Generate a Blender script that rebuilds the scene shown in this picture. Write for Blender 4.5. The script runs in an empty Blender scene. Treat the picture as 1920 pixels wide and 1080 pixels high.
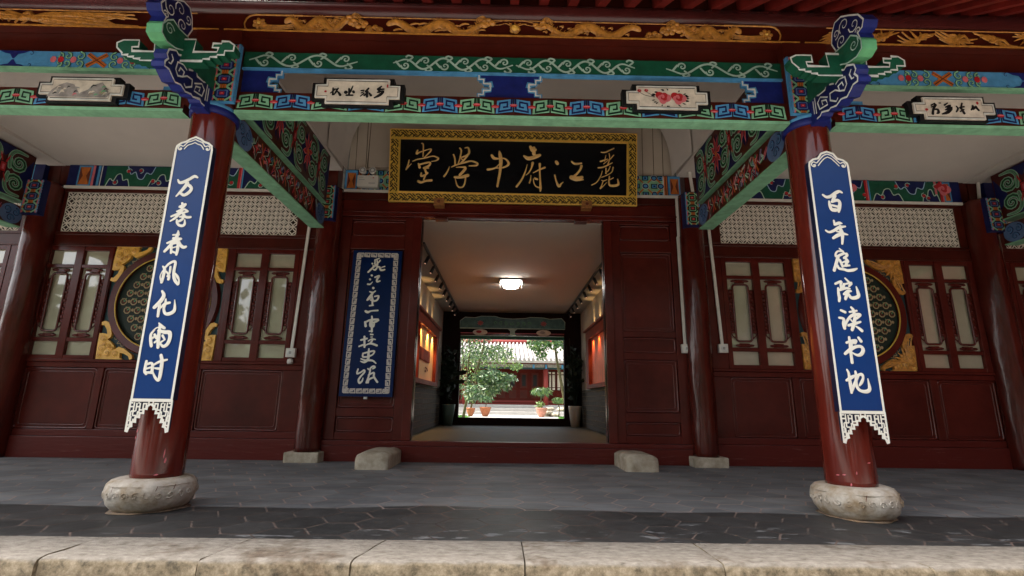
import bpy, math, random
from mathutils import Vector, Matrix
from mathutils.geometry import tessellate_polygon
random.seed(7)
R = math.radians
sc = bpy.context.scene
col = sc.collection
# ------------------------------------------------------------------ camera, world, sun, exposure
cam_d = bpy.data.cameras.new('camera'); cam = bpy.data.objects.new('camera', cam_d); col.objects.link(cam)
sc.camera = cam
cam_d.lens = 934.76 / 1920 * 36; cam_d.sensor_width = 36; cam_d.clip_start = 0.05; cam_d.clip_end = 400
yaw, pitch, roll = 0.012406, 0.223231, 0.014039
fw = Vector((math.sin(yaw) * math.cos(pitch), math.cos(yaw) * math.cos(pitch), math.sin(pitch)))
rt = Vector((math.cos(yaw), -math.sin(yaw), 0)); up = rt.cross(fw)
r2 = math.cos(roll) * rt + math.sin(roll) * up; u2 = -math.sin(roll) * rt + math.cos(roll) * up
cam.matrix_world = Matrix(((r2.x, u2.x, -fw.x, 0), (r2.y, u2.y, -fw.y, -5.8), (r2.z, u2.z, -fw.z, 0.667), (0, 0, 0, 1)))
SUN_EL, SUN_AZ = 55, -84            # azimuth measured from -Y (behind the camera) towards -X (left)
w = bpy.data.worlds.new('World'); sc.world = w; w.use_nodes = True
nt = w.node_tree; bg = nt.nodes['Background']; sky = nt.nodes.new('ShaderNodeTexSky')
sky.sky_type = 'NISHITA'; sky.sun_disc = False; sky.sun_elevation = R(SUN_EL)
sd = Vector((math.sin(R(SUN_AZ)) * math.cos(R(SUN_EL)), -math.cos(R(SUN_AZ)) * math.cos(R(SUN_EL)), math.sin(R(SUN_EL))))
sky.sun_rotation = math.atan2(sd.x, sd.y)
sky.dust_density = 4.0; sky.ozone_density = 1.0; sky.air_density = 1.0
hs = nt.nodes.new('ShaderNodeHueSaturation'); hs.inputs['Saturation'].default_value = 0.35
nt.links.new(sky.outputs[0], hs.inputs['Color']); nt.links.new(hs.outputs[0], bg.inputs['Color'])
bg.inputs['Strength'].default_value = 0.15
sl = bpy.data.lights.new('sun', 'SUN'); sl.energy = 2.6; sl.angle = R(12); sl.color = (1, 0.95, 0.88)
so = bpy.data.objects.new('sun', sl); col.objects.link(so); so.rotation_euler = (-sd).to_track_quat('-Z', 'Y').to_euler()
sc.view_settings.view_transform = 'Standard'; sc.view_settings.look = 'None'
sc.view_settings.exposure = 1.75; sc.view_settings.gamma = 1
sc.cycles.use_denoising = True
sc.cycles.max_bounces = 8; sc.cycles.diffuse_bounces = 5

# ------------------------------------------------------------------ materials
M = {}
def mat(name, color, rough=0.5, spec=0.5, var=0.0, vscale=6.0, bump=0.0, bscale=30.0, emit=None, estr=0.0, metal=0.0,
        coat=0.0, col2=None, stretch=None, detail=6.0, thr=None, bdist=0.01):
    m = bpy.data.materials.new(name); m.use_nodes = True; M[name] = m
    t = m.node_tree; b = t.nodes['Principled BSDF']
    b.inputs['Base Color'].default_value = (*color, 1); b.inputs['Roughness'].default_value = rough
    b.inputs['Specular IOR Level'].default_value = spec; b.inputs['Metallic'].default_value = metal
    if coat: b.inputs['Coat Weight'].default_value = coat; b.inputs['Coat Roughness'].default_value = 0.05
    if emit: b.inputs['Emission Color'].default_value = (*emit, 1); b.inputs['Emission Strength'].default_value = estr
    if var or bump or col2:
        g = t.nodes.new('ShaderNodeNewGeometry'); mp = t.nodes.new('ShaderNodeMapping')
        if stretch: mp.inputs['Scale'].default_value = stretch
        t.links.new(g.outputs['Position'], mp.inputs['Vector'])
    if var or col2:
        n = t.nodes.new('ShaderNodeTexNoise'); n.inputs['Scale'].default_value = vscale; n.inputs['Detail'].default_value = detail
        n.inputs['Roughness'].default_value = 0.65
        t.links.new(mp.outputs[0], n.inputs['Vector'])
        rp = t.nodes.new('ShaderNodeValToRGB'); lo, hi = (thr or (0.3, 0.7))
        rp.color_ramp.elements[0].position = lo; rp.color_ramp.elements[1].position = hi
        c2 = col2 or tuple(min(1, c * (1 + var)) for c in color)
        c1 = color if col2 else tuple(c * (1 - var) for c in color)
        rp.color_ramp.elements[0].color = (*c1, 1); rp.color_ramp.elements[1].color = (*c2, 1)
        t.links.new(n.outputs['Fac'], rp.inputs[0]); t.links.new(rp.outputs[0], b.inputs['Base Color'])
    if bump:
        n2 = t.nodes.new('ShaderNodeTexNoise'); n2.inputs['Scale'].default_value = bscale; n2.inputs['Detail'].default_value = 5
        t.links.new(mp.outputs[0], n2.inputs['Vector'])
        bp = t.nodes.new('ShaderNodeBump'); bp.inputs['Strength'].default_value = bump; bp.inputs['Distance'].default_value = bdist
        t.links.new(n2.outputs['Fac'], bp.inputs['Height']); t.links.new(bp.outputs[0], b.inputs['Normal'])
    return m
mat('maroon', (0.088, 0.0115, 0.0075), 0.22, 0.28, var=0.3, vscale=2.5, bump=0.25, bscale=9, bdist=0.006)
mat('maroon_bead', (0.095, 0.012, 0.007), 0.18, 0.7, var=0.2, vscale=6, bump=0.3, bscale=25)
mat('maroon_dark', (0.062, 0.0085, 0.0045), 0.28, 0.3, var=0.3, vscale=3, bump=0.2, bscale=12, bdist=0.005)
mat('maroon_panel', (0.082, 0.0115, 0.0075), 0.27, 0.26, var=0.35, vscale=1.6, bump=0.2, bscale=6, bdist=0.006)
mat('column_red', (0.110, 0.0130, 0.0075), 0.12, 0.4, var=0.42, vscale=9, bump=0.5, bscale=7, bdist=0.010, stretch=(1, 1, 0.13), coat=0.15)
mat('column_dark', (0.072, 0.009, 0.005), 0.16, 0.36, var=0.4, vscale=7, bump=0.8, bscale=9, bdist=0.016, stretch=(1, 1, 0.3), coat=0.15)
mat('maroon_worn', (0.100, 0.0125, 0.0085), 0.3, 0.3, col2=(0.20, 0.085, 0.075), vscale=9, thr=(0.60, 0.76), detail=12, stretch=(0.5, 1, 5), bump=0.3, bscale=8)
mat('purlin_red', (0.058, 0.010, 0.009), 0.25, 0.45, var=0.25, vscale=3, bump=0.15, bscale=10)
mat('rafter_red', (0.24, 0.022, 0.016), 0.45, 0.4, var=0.45, vscale=5)
mat('roof_board', (0.07, 0.068, 0.062), 0.8, 0.3, var=0.4, vscale=8)
mat('roof_tile', (0.16, 0.155, 0.145), 0.85, 0.3, var=0.35, vscale=8)
mat('roof_tile_pale', (0.42, 0.385, 0.36), 0.85, 0.3, var=0.25, vscale=5)
mat('plaster', (0.62, 0.555, 0.50), 0.9, 0.2, var=0.06, vscale=1.2, bump=0.08, bscale=20)
mat('plaster_warm', (0.55, 0.46, 0.37), 0.9, 0.2, var=0.06, vscale=1.5)
mat('crack_line', (0.10, 0.075, 0.055), 0.9, 0.1)
def paint(n, c, v=0.24): mat(n, c, 0.5, 0.3, var=v, vscale=11, bump=0.12, bscale=50)
paint('lgreen', (0.22, 0.46, 0.28)); paint('mgreen', (0.11, 0.36, 0.165), 0.2); paint('dgreen', (0.008, 0.085, 0.045)); paint('bgreen', (0.0, 0.02, 0.008))
paint('navy', (0.006, 0.010, 0.075)); paint('rblue', (0.010, 0.017, 0.14)); paint('lblue', (0.075, 0.27, 0.50)); paint('sblue', (0.10, 0.17, 0.32))
paint('red', (0.42, 0.018, 0.022)); paint('pink', (0.62, 0.15, 0.17)); paint('orange', (0.50, 0.14, 0.025)); paint('brown', (0.14, 0.03, 0.012))
paint('bwhite', (0.62, 0.62, 0.58)); paint('owhite', (0.66, 0.58, 0.48)); paint('black', (0.006, 0.006, 0.007)); paint('olive_black', (0.045, 0.022, 0.004)); paint('scroll', (0.36, 0.50, 0.42)); paint('rockgrey', (0.30, 0.27, 0.25), 0.5)
mat('boss_wood', (0.30, 0.12, 0.035), 0.45, 0.4, var=0.4, vscale=40)
mat('gold', (0.54, 0.23, 0.038), 0.36, 0.6, var=0.4, vscale=25, bump=0.5, bscale=60, bdist=0.01)
mat('gold_bright', (0.80, 0.44, 0.075), 0.42, 0.5, var=0.15, vscale=30, bump=0.15, bscale=60)
mat('gold_frame', (0.62, 0.38, 0.05), 0.4, 0.5, var=0.2, vscale=12)
mat('gold_letter', (0.78, 0.46, 0.15), 0.35, 0.6, var=0.2, vscale=20)
mat('board_blue', (0.005, 0.036, 0.155), 0.28, 0.3, var=0.12, vscale=2)
mat('board_side', (0.004, 0.008, 0.035), 0.4, 0.4)
mat('sign_blue', (0.0015, 0.013, 0.07), 0.3, 0.22, var=0.1, vscale=3)
mat('letter_white', (0.80, 0.77, 0.68), 0.5, 0.3, var=0.04, vscale=30)
mat('fret_white', (0.62, 0.60, 0.55), 0.5, 0.3, var=0.22, vscale=60, col2=(0.50, 0.40, 0.34))
mat('plaque_black', (0.004, 0.004, 0.005), 0.25, 0.5)
mat('lattice_white', (0.70, 0.63, 0.53), 0.6, 0.3, var=0.15, vscale=15)
mat('lattice_back', (0.025, 0.014, 0.008), 0.8, 0.2)
mat('pane', (0.43, 0.39, 0.28), 0.02, 1.0, coat=1.0, var=0.12, vscale=1.8, bump=0.02, bscale=3)
mat('moon_back', (0.012, 0.022, 0.015), 0.6, 0.3)
mat('moon_tan', (0.36, 0.26, 0.14), 0.5, 0.3, var=0.3, vscale=20)
mat('lintel_teal', (0.07, 0.17, 0.17), 0.5, 0.3, var=0.4, vscale=9)
mat('teal', (0.02, 0.05, 0.055), 0.5, 0.3)
mat('pvc', (0.66, 0.62, 0.55), 0.45, 0.4, var=0.06, vscale=6)
mat('grey_plastic', (0.32, 0.31, 0.29), 0.5, 0.4)
mat('stone', (0.28, 0.225, 0.15), 0.85, 0.3, col2=(0.56, 0.49, 0.385), vscale=9, detail=10, bump=0.7, bscale=26, bdist=0.012)
mat('stone_base', (0.30, 0.215, 0.125), 0.7, 0.35, col2=(0.56, 0.50, 0.42), vscale=7, detail=10, bump=0.5, bscale=34, bdist=0.01, thr=(0.35, 0.6))
mat('mortar', (0.32, 0.21, 0.12), 0.9, 0.2, col2=(0.10, 0.09, 0.08), vscale=20)
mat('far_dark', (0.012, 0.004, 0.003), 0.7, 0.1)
mat('grey_brick', (0.05, 0.043, 0.033), 0.8, 0.3, var=0.3, vscale=12)
mat('brick_joint', (0.26, 0.20, 0.14), 0.9, 0.2)
mat('case_wood', (0.16, 0.022, 0.010), 0.6, 0.15, var=0.3, vscale=8)
mat('case_panel', (0.72, 0.42, 0.16), 0.6, 0.3, var=0.06, vscale=4)
mat('case_red', (0.50, 0.08, 0.02), 0.35, 0.4, var=0.4, vscale=5, stretch=(1, 3, 0.4))
mat('black_metal', (0.012, 0.012, 0.013), 0.45, 0.4)
mat('interior_white', (0.42, 0.365, 0.305), 0.9, 0.2)
mat('interior_floor', (0.055, 0.053, 0.042), 0.6, 0.2, var=0.15, vscale=3)
mat('lamp_glow', (1, 1, 1), 0.5, 0.1, emit=(1, 0.98, 0.95), estr=13)
mat('spot_glow', (1, 0.9, 0.7), 0.5, 0.1, emit=(1, 0.5, 0.35), estr=0.12)
mat('white_pot', (0.55, 0.50, 0.44), 0.4, 0.5); mat('teal_pot', (0.10, 0.16, 0.14), 0.4, 0.5)
mat('terracotta', (0.42, 0.15, 0.07), 0.8, 0.3, var=0.2, vscale=8)
mat('terracotta_pink', (0.52, 0.24, 0.17), 0.8, 0.3, var=0.2, vscale=8)
mat('soil', (0.05, 0.035, 0.02), 0.95, 0.1)
mat('leaf_dark', (0.035, 0.085, 0.03), 0.4, 0.5, var=0.4, vscale=3)
mat('leaf_pale', (0.28, 0.34, 0.20), 0.4, 0.5, var=0.3, vscale=4)
mat('leaf_mid', (0.07, 0.15, 0.05), 0.45, 0.5, var=0.4, vscale=3)
mat('leaf_light', (0.16, 0.24, 0.06), 0.5, 0.4, var=0.3, vscale=3)
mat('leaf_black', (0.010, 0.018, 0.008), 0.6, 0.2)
mat('trunk', (0.10, 0.085, 0.04), 0.85, 0.2, var=0.4, vscale=12, bump=0.4, bscale=30)
mat('grass', (0.06, 0.16, 0.025), 0.9, 0.2, var=0.4, vscale=15)
mat('court_paving', (0.42, 0.40, 0.37), 0.85, 0.3, var=0.12, vscale=4)
mat('front_ground', (0.33, 0.31, 0.28), 0.85, 0.3, var=0.15, vscale=2)
mat('bright_red', (0.22, 0.025, 0.018), 0.5, 0.4)
mat('slab_stone', (0.48, 0.43, 0.36), 0.85, 0.25, col2=(0.20, 0.17, 0.13), vscale=30, detail=12, thr=(0.42, 0.86), bump=1.0, bscale=45, bdist=0.02)

# granite slabs along the edge: pale chiselled top, yellower rough front, dark weather stains
def slab_material():
    m = bpy.data.materials.new('granite'); m.use_nodes = True; M['granite'] = m
    t = m.node_tree; b = t.nodes['Principled BSDF']; b.inputs['Roughness'].default_value = 0.85
    g = t.nodes.new('ShaderNodeNewGeometry'); oi = t.nodes.new('ShaderNodeObjectInfo')
    def noise(scale, det, str_=None):
        n = t.nodes.new('ShaderNodeTexNoise'); n.inputs['Scale'].default_value = scale; n.inputs['Detail'].default_value = det
        n.inputs['Roughness'].default_value = 0.7
        if str_:
            mp = t.nodes.new('ShaderNodeMapping'); mp.inputs['Scale'].default_value = str_
            t.links.new(g.outputs['Position'], mp.inputs[0]); t.links.new(mp.outputs[0], n.inputs['Vector'])
        else: t.links.new(g.outputs['Position'], n.inputs['Vector'])
        return n
    def ramp(n, stops):
        r = t.nodes.new('ShaderNodeValToRGB'); e = r.color_ramp.elements
        e[0].position, e[0].color = stops[0][0], (*stops[0][1], 1); e[1].position, e[1].color = stops[-1][0], (*stops[-1][1], 1)
        for p, c in stops[1:-1]:
            x = e.new(p); x.color = (*c, 1)
        t.links.new(n.outputs['Fac'], r.inputs[0]); return r
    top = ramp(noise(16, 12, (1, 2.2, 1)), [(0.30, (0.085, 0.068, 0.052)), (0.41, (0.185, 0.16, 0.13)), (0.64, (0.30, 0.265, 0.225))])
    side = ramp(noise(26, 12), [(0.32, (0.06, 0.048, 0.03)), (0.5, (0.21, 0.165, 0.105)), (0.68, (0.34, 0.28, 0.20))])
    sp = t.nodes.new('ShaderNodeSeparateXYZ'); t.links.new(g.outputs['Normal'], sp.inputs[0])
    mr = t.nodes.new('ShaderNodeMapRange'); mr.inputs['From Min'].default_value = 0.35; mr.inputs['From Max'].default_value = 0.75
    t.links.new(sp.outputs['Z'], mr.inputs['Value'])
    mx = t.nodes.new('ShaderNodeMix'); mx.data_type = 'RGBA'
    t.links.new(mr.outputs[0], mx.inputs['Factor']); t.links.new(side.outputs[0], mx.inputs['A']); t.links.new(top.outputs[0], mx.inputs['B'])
    st = ramp(noise(1.7, 5), [(0.36, (0.45, 0.36, 0.28)), (0.46, (1, 1, 1))])
    m2 = t.nodes.new('ShaderNodeMix'); m2.data_type = 'RGBA'; m2.blend_type = 'MULTIPLY'; m2.inputs['Factor'].default_value = 0.9
    t.links.new(mx.outputs['Result'], m2.inputs['A']); t.links.new(st.outputs[0], m2.inputs['B'])
    t.links.new(m2.outputs['Result'], b.inputs['Base Color'])
    nb = noise(38, 8, (1, 1.8, 1)); bp = t.nodes.new('ShaderNodeBump'); bp.inputs['Strength'].default_value = 0.7; bp.inputs['Distance'].default_value = 0.009
    t.links.new(nb.outputs['Fac'], bp.inputs['Height']); t.links.new(bp.outputs[0], b.inputs['Normal'])
slab_material()

# hexagonal paving: grey tiles, wet (darker, glossier) strip towards the edge with dry pale patches
def tile_material(name, dry, wet):
    m = bpy.data.materials.new(name); m.use_nodes = True; M[name] = m
    t = m.node_tree; b = t.nodes['Principled BSDF']; g = t.nodes.new('ShaderNodeNewGeometry')
    sp = t.nodes.new('ShaderNodeSeparateXYZ'); t.links.new(g.outputs['Position'], sp.inputs[0])
    def nz(scale, det, s=(1, 1, 1)):
        mp = t.nodes.new('ShaderNodeMapping'); mp.inputs['Scale'].default_value = s; t.links.new(g.outputs['Position'], mp.inputs[0])
        n = t.nodes.new('ShaderNodeTexNoise'); n.inputs['Scale'].default_value = scale; n.inputs['Detail'].default_value = det; n.inputs['Roughness'].default_value = 0.6
        t.links.new(mp.outputs[0], n.inputs['Vector']); return n
    def math_(op, a, bb):
        x = t.nodes.new('ShaderNodeMath'); x.operation = op
        for i, v in enumerate((a, bb)):
            if isinstance(v, (int, float)): x.inputs[i].default_value = v
            else: t.links.new(v, x.inputs[i])
        return x.outputs[0]
    def mr(v, a, bb, c=0, d=1):
        x = t.nodes.new('ShaderNodeMapRange'); x.inputs['From Min'].default_value = a; x.inputs['From Max'].default_value = bb
        x.inputs['To Min'].default_value = c; x.inputs['To Max'].default_value = d; t.links.new(v, x.inputs['Value']); return x.outputs[0]
    edge = math_('ADD', sp.outputs['Y'], math_('MULTIPLY', math_('SUBTRACT', nz(0.55, 1).outputs['Fac'], 0.5), 0.55))
    wetm = mr(edge, -2.44, -2.47)
    patch = mr(nz(5.5, 3, (0.8, 2.6, 1)).outputs['Fac'], 0.60, 0.63)
    near = mr(math_('ADD', sp.outputs['Y'], math_('MULTIPLY', math_('ABSOLUTE', math_('SUBTRACT', sp.outputs['X'], 1.2), 0), 0.10)), -2.72, -2.8)
    wetm = math_('MULTIPLY', wetm, math_('SUBTRACT', 1.0, math_('MULTIPLY', patch, near)))
    def cr(n, c):
        r = t.nodes.new('ShaderNodeValToRGB'); r.color_ramp.elements[0].position = 0.3; r.color_ramp.elements[1].position = 0.72
        r.color_ramp.elements[0].color = (*[k * 0.72 for k in c], 1); r.color_ramp.elements[1].color = (*[k * 1.35 for k in c], 1)
        t.links.new(n.outputs['Fac'], r.inputs[0]); return r
    a = cr(nz(3.2, 7, (0.7, 1.6, 1)), dry); c = cr(nz(6, 6), wet)
    mx = t.nodes.new('ShaderNodeMix'); mx.data_type = 'RGBA'; t.links.new(wetm, mx.inputs['Factor'])
    t.links.new(a.outputs[0], mx.inputs['A']); t.links.new(c.outputs[0], mx.inputs['B']); t.links.new(mx.outputs['Result'], b.inputs['Base Color'])
    t.links.new(mr(wetm, 0, 1, 0.6, 0.5), b.inputs['Roughness']); b.inputs['Specular IOR Level'].default_value = 0.3
    bp = t.nodes.new('ShaderNodeBump'); bp.inputs['Strength'].default_value = 0.35; bp.inputs['Distance'].default_value = 0.006
    t.links.new(nz(14, 6).outputs['Fac'], bp.inputs['Height']); t.links.new(bp.outputs[0], b.inputs['Normal'])
tile_material('tile_a', (0.162, 0.164, 0.166), (0.040, 0.0395, 0.039))
tile_material('tile_b', (0.142, 0.144, 0.147), (0.034, 0.034, 0.0335))
tile_material('tile_c', (0.182, 0.182, 0.181), (0.046, 0.045, 0.044))
mat('grout', (0.40, 0.30, 0.26), 0.9, 0.2, col2=(0.17, 0.15, 0.14), vscale=2.2, thr=(0.42, 0.66))
mat('grout_wet', (0.17, 0.125, 0.105), 0.7, 0.2, col2=(0.075, 0.065, 0.06), vscale=3, thr=(0.42, 0.62))

# ------------------------------------------------------------------ mesh builder
class MB:
    def __init__(s): s.v = []; s.f = []; s.m = []; s.sm = []; s.k = 0
    def face(s, idx, m, smooth=False): s.f.append(idx); s.m.append(m); s.sm.append(smooth)
    def box(s, x0, x1, y0, y1, z0, z1, m, bottom=None, front=None, top=None):
        b = len(s.v)
        s.v += [(x0, y0, z0), (x1, y0, z0), (x1, y1, z0), (x0, y1, z0), (x0, y0, z1), (x1, y0, z1), (x1, y1, z1), (x0, y1, z1)]
        for q, mm in (((0, 3, 2, 1), bottom or m), ((4, 5, 6, 7), top or m), ((0, 1, 5, 4), front or m), ((1, 2, 6, 5), m), ((2, 3, 7, 6), m), ((3, 0, 4, 7), m)):
            s.face([b + i for i in q], mm)
        return s
    def obox(s, c, ax, ay, az, m):          # oriented box: centre, three half-axis vectors
        b = len(s.v); c = Vector(c); ax, ay, az = Vector(ax), Vector(ay), Vector(az)
        for sz in (-1, 1):
            for sx, sy in ((-1, -1), (1, -1), (1, 1), (-1, 1)): s.v.append(tuple(c + ax * sx + ay * sy + az * sz))
        for q in ((0, 3, 2, 1), (4, 5, 6, 7), (0, 1, 5, 4), (1, 2, 6, 5), (2, 3, 7, 6), (3, 0, 4, 7)): s.face([b + i for i in q], m)
        return s
    def lathe(s, prof, c, m, seg=40, wob=0.0, cap=True, fn=None, smooth=True):
        b = len(s.v); n = len(prof)
        for j, (r, z) in enumerate(prof):
            for i in range(seg):
                a = 2 * math.pi * i / seg; rr = r
                if fn: rr += fn(a, z)
                s.v.append((c[0] + rr * math.cos(a), c[1] + rr * math.sin(a), c[2] + z))
        for j in range(n - 1):
            for i in range(seg):
                k = (i + 1) % seg
                s.face([b + j * seg + i, b + j * seg + k, b + (j + 1) * seg + k, b + (j + 1) * seg + i], m, smooth)
        if cap:
            s.face([b + i for i in range(seg)][::-1], m); s.face([b + (n - 1) * seg + i for i in range(seg)], m)
        return s
    def tube(s, pts, r, m, seg=8, closed=False, cap=True):
        P = [Vector(p) for p in pts]; n = len(P); b = len(s.v); rr = r if isinstance(r, (list, tuple)) else [r] * n
        prev = None
        for i in range(n):
            if closed: d = P[(i + 1) % n] - P[i - 1]
            else: d = P[min(i + 1, n - 1)] - P[max(i - 1, 0)]
            d.normalize()
            if prev is None:
                q = Vector((0, 0, 1)) if abs(d.z) < 0.9 else Vector((0, 1, 0))
                e = d.cross(q).normalized()
            else: e = (prev - d * prev.dot(d)).normalized()
            prev = e; g = d.cross(e)
            for k in range(seg):
                a = 2 * math.pi * k / seg; s.v.append(tuple(P[i] + (e * math.cos(a) + g * math.sin(a)) * rr[i]))
        for i in range(n if closed else n - 1):
            j = (i + 1) % n
            for k in range(seg):
                l = (k + 1) % seg; s.face([b + i * seg + k, b + i * seg + l, b + j * seg + l, b + j * seg + k], m, True)
        if cap and not closed:
            s.face([b + k for k in range(seg)][::-1], m); s.face([b + (n - 1) * seg + k for k in range(seg)], m)
        return s
    def lay(s, step=0.0004):
        s.k += 1; return (s.k % 7) * step * 0.25
    def ribbon(s, F, pts, m, n=0.002, ridge=0.0, w=None, sub=4, closed=False, curve=True, cap=True):
        """painted or raised stroke lying on frame F; pts = (u, v[, width])"""
        P = [(p[0], p[1], (p[2] if len(p) > 2 else w)) for p in pts]
        if curve and len(P) > 2:
            Q = []; L = len(P); rng = L if closed else L - 1
            for i in range(rng):
                if closed: p0, p1, p2, p3 = P[i - 1], P[i], P[(i + 1) % L], P[(i + 2) % L]
                else: p0, p1, p2, p3 = P[max(i - 1, 0)], P[i], P[i + 1], P[min(i + 2, L - 1)]
                for k in range(sub):
                    t = k / sub; Q.append(tuple(0.5 * (2 * p1[c] + (p2[c] - p0[c]) * t + (2 * p0[c] - 5 * p1[c] + 4 * p2[c] - p3[c]) * t * t + (3 * p1[c] - p0[c] - 3 * p2[c] + p3[c]) * t ** 3) for c in range(3)))
            if not closed: Q.append(P[-1])
            P = Q
        n += s.lay(); L = len(P); b = len(s.v); per = 3 if ridge else 2
        for i, (x, y, ww) in enumerate(P):
            if closed: q, p = P[(i + 1) % L], P[i - 1]
            else: q, p = P[min(i + 1, L - 1)], P[max(i - 1, 0)]
            dx, dy = q[0] - p[0], q[1] - p[1]; d = math.hypot(dx, dy) or 1; nx, ny = -dy / d, dx / d
            k = 1.0
            if not curve and (closed or 0 < i < L - 1):
                ax, ay = x - P[i - 1][0], y - P[i - 1][1]; a = math.hypot(ax, ay) or 1
                c_ = abs((ax * dx + ay * dy) / (a * d)); k = 1 / max(0.5, c_)
            h = abs(ww) / 2 * k; nn = n + i * 1e-5
            s.v.append(F.p(x - nx * h, y - ny * h, nn))
            if ridge: s.v.append(F.p(x, y, nn + ridge))
            s.v.append(F.p(x + nx * h, y + ny * h, nn))
        for i in range(L if closed else L - 1):
            j = (i + 1) % L
            for k in range(per - 1): s.face([b + i * per + k, b + j * per + k, b + j * per + k + 1, b + i * per + k + 1], m, bool(ridge))
        if cap and not closed and curve:
            for e, o in ((0, 1), (L - 1, L - 2)):
                x, y, ww = P[e]; dx, dy = x - P[o][0], y - P[o][1]; a0 = math.atan2(dy, dx); c = len(s.v); h = abs(ww) / 2
                s.v.append(F.p(x, y, n + e * 1e-5 + ridge))
                for k in range(7): a = a0 - math.pi / 2 + math.pi * k / 6; s.v.append(F.p(x + h * math.cos(a), y + h * math.sin(a), n + e * 1e-5))
                for k in range(6): s.face([c, c + 1 + k, c + 2 + k], m, bool(ridge))
        return s
    def poly(s, F, pts, m, n=0.001, depth=0.0, side=None):
        """filled outline on frame F; depth > 0 extrudes backwards"""
        n += s.lay(); b = len(s.v); L = len(pts)
        for u, v in pts: s.v.append(F.p(u, v, n))
        tri = tessellate_polygon([[Vector((u, v, 0)) for u, v in pts]])
        for t in tri:
            A = [pts[i] for i in t]; ar = (A[1][0] - A[0][0]) * (A[2][1] - A[0][1]) - (A[2][0] - A[0][0]) * (A[1][1] - A[0][1])
            s.face([b + i for i in (t if ar > 0 else t[::-1])], m)
        if depth:
            c = len(s.v)
            for u, v in pts: s.v.append(F.p(u, v, n - depth))
            for i in range(L): j = (i + 1) % L; s.face([b + i, b + j, c + j, c + i][::-1], side or m)
            for t in tri: s.face([c + i for i in t], side or m)
        return s
    def rect(s, F, u0, u1, v0, v1, m, n=0.001): return s.poly(F, [(u0, v0), (u1, v0), (u1, v1), (u0, v1)], m, n)
    def disc(s, F, u, v, ru, rv, m, n=0.001, dome=0.0, seg=14, rot=0.0):
        n += s.lay(); b = len(s.v); rings = [(1, 0)] if not dome else [(1, 0), (0.8, 0.6), (0.45, 0.9)]
        for rr, hh in rings:
            for i in range(seg):
                a = 2 * math.pi * i / seg; x, y = ru * rr * math.cos(a), rv * rr * math.sin(a)
                s.v.append(F.p(u + x * math.cos(rot) - y * math.sin(rot), v + x * math.sin(rot) + y * math.cos(rot), n + dome * hh))
        s.v.append(F.p(u, v, n + dome)); c = len(s.v) - 1
        for j in range(len(rings) - 1):
            for i in range(seg): k = (i + 1) % seg; s.face([b + j * seg + i, b + j * seg + k, b + (j + 1) * seg + k, b + (j + 1) * seg + i], m, True)
        o = b + (len(rings) - 1) * seg
        for i in range(seg): s.face([o + i, o + (i + 1) % seg, c], m, bool(dome))
        return s
    def build(s, name, parent=None, bevel=0.0):
        me = bpy.data.meshes.new(name); me.from_pydata(s.v, [], s.f)
        names = []
        for q in s.m:
            if q not in names: names.append(q)
        for q in names: me.materials.append(M[q])
        me.polygons.foreach_set('material_index', [names.index(q) for q in s.m]); me.polygons.foreach_set('use_smooth', s.sm); me.update()
        o = bpy.data.objects.new(name, me); col.objects.link(o)
        if parent is not None:
            o.parent = parent
            if parent.type == 'EMPTY': o.location = -parent.location
        if bevel:
            md = o.modifiers.new('bevel', 'BEVEL'); md.width = bevel; md.segments = 2; md.limit_method = 'ANGLE'; md.angle_limit = R(40)
        return o
class FR:
    def __init__(s, O, U, V): s.O = Vector(O); s.U = Vector(U).normalized(); s.V = Vector(V).normalized(); s.N = s.U.cross(s.V)
    def p(s, u, v, n): return tuple(s.O + s.U * u + s.V * v + s.N * n)
def FY(y): return FR((0, y, 0), (1, 0, 0), (0, 0, 1))       # faces the courtyard (-y); u = x, v = z
def thing(name, label, cat, loc, group=None):
    o = bpy.data.objects.new(name, None); col.objects.link(o); o.location = loc; o.empty_display_size = 0.2
    o['label'] = label; o['category'] = cat; o['kind'] = 'thing'
    if group: o['group'] = group
    return o
def tag(o, label=None, cat=None, group=None, kind=None):
    if label: o['label'] = label; o['kind'] = kind or 'thing'
    if cat: o['category'] = cat
    if group: o['group'] = group
    if kind: o['kind'] = kind
    return o
def spiral(cx, cy, r, turns=1.5, start=0.0, d=1, w=0.012, k=14):
    out = []
    for i in range(int(k * turns) + 1):
        t = i / (k * turns); a = start + d * t * turns * 2 * math.pi; q = r * (1 - t * 0.88)
        out.append((cx + q * math.cos(a), cy + q * math.sin(a), w * (1 - 0.45 * t)))
    return out
def strokes(txt): return [[tuple(int(a) / 2000 for a in q.split(',')) for q in l.split()] for l in txt.split('|')]

def stepify(P, lim=0.028):
    """turn slanting runs of an outline into little stair steps, as the fretwork brackets are cut"""
    out = []; L = len(P)
    for i in range(L):
        a, b = P[i], P[(i + 1) % L]; out.append(a); dx, dy = b[0] - a[0], b[1] - a[1]
        if abs(dx) > lim and abs(dy) > 0.010:
            n = max(1, round(abs(dx) / 0.05))
            for k in range(n):
                x0 = a[0] + dx * k / n; x1 = a[0] + dx * (k + 1) / n; y0 = a[1] + dy * k / n; y1 = a[1] + dy * (k + 1) / n
                if k: out.append((x0, y0))
                out.append((x1, y0) if (dx * dy < 0) else (x0 + (x1 - x0) * 0.999, y0))
    return out
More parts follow.
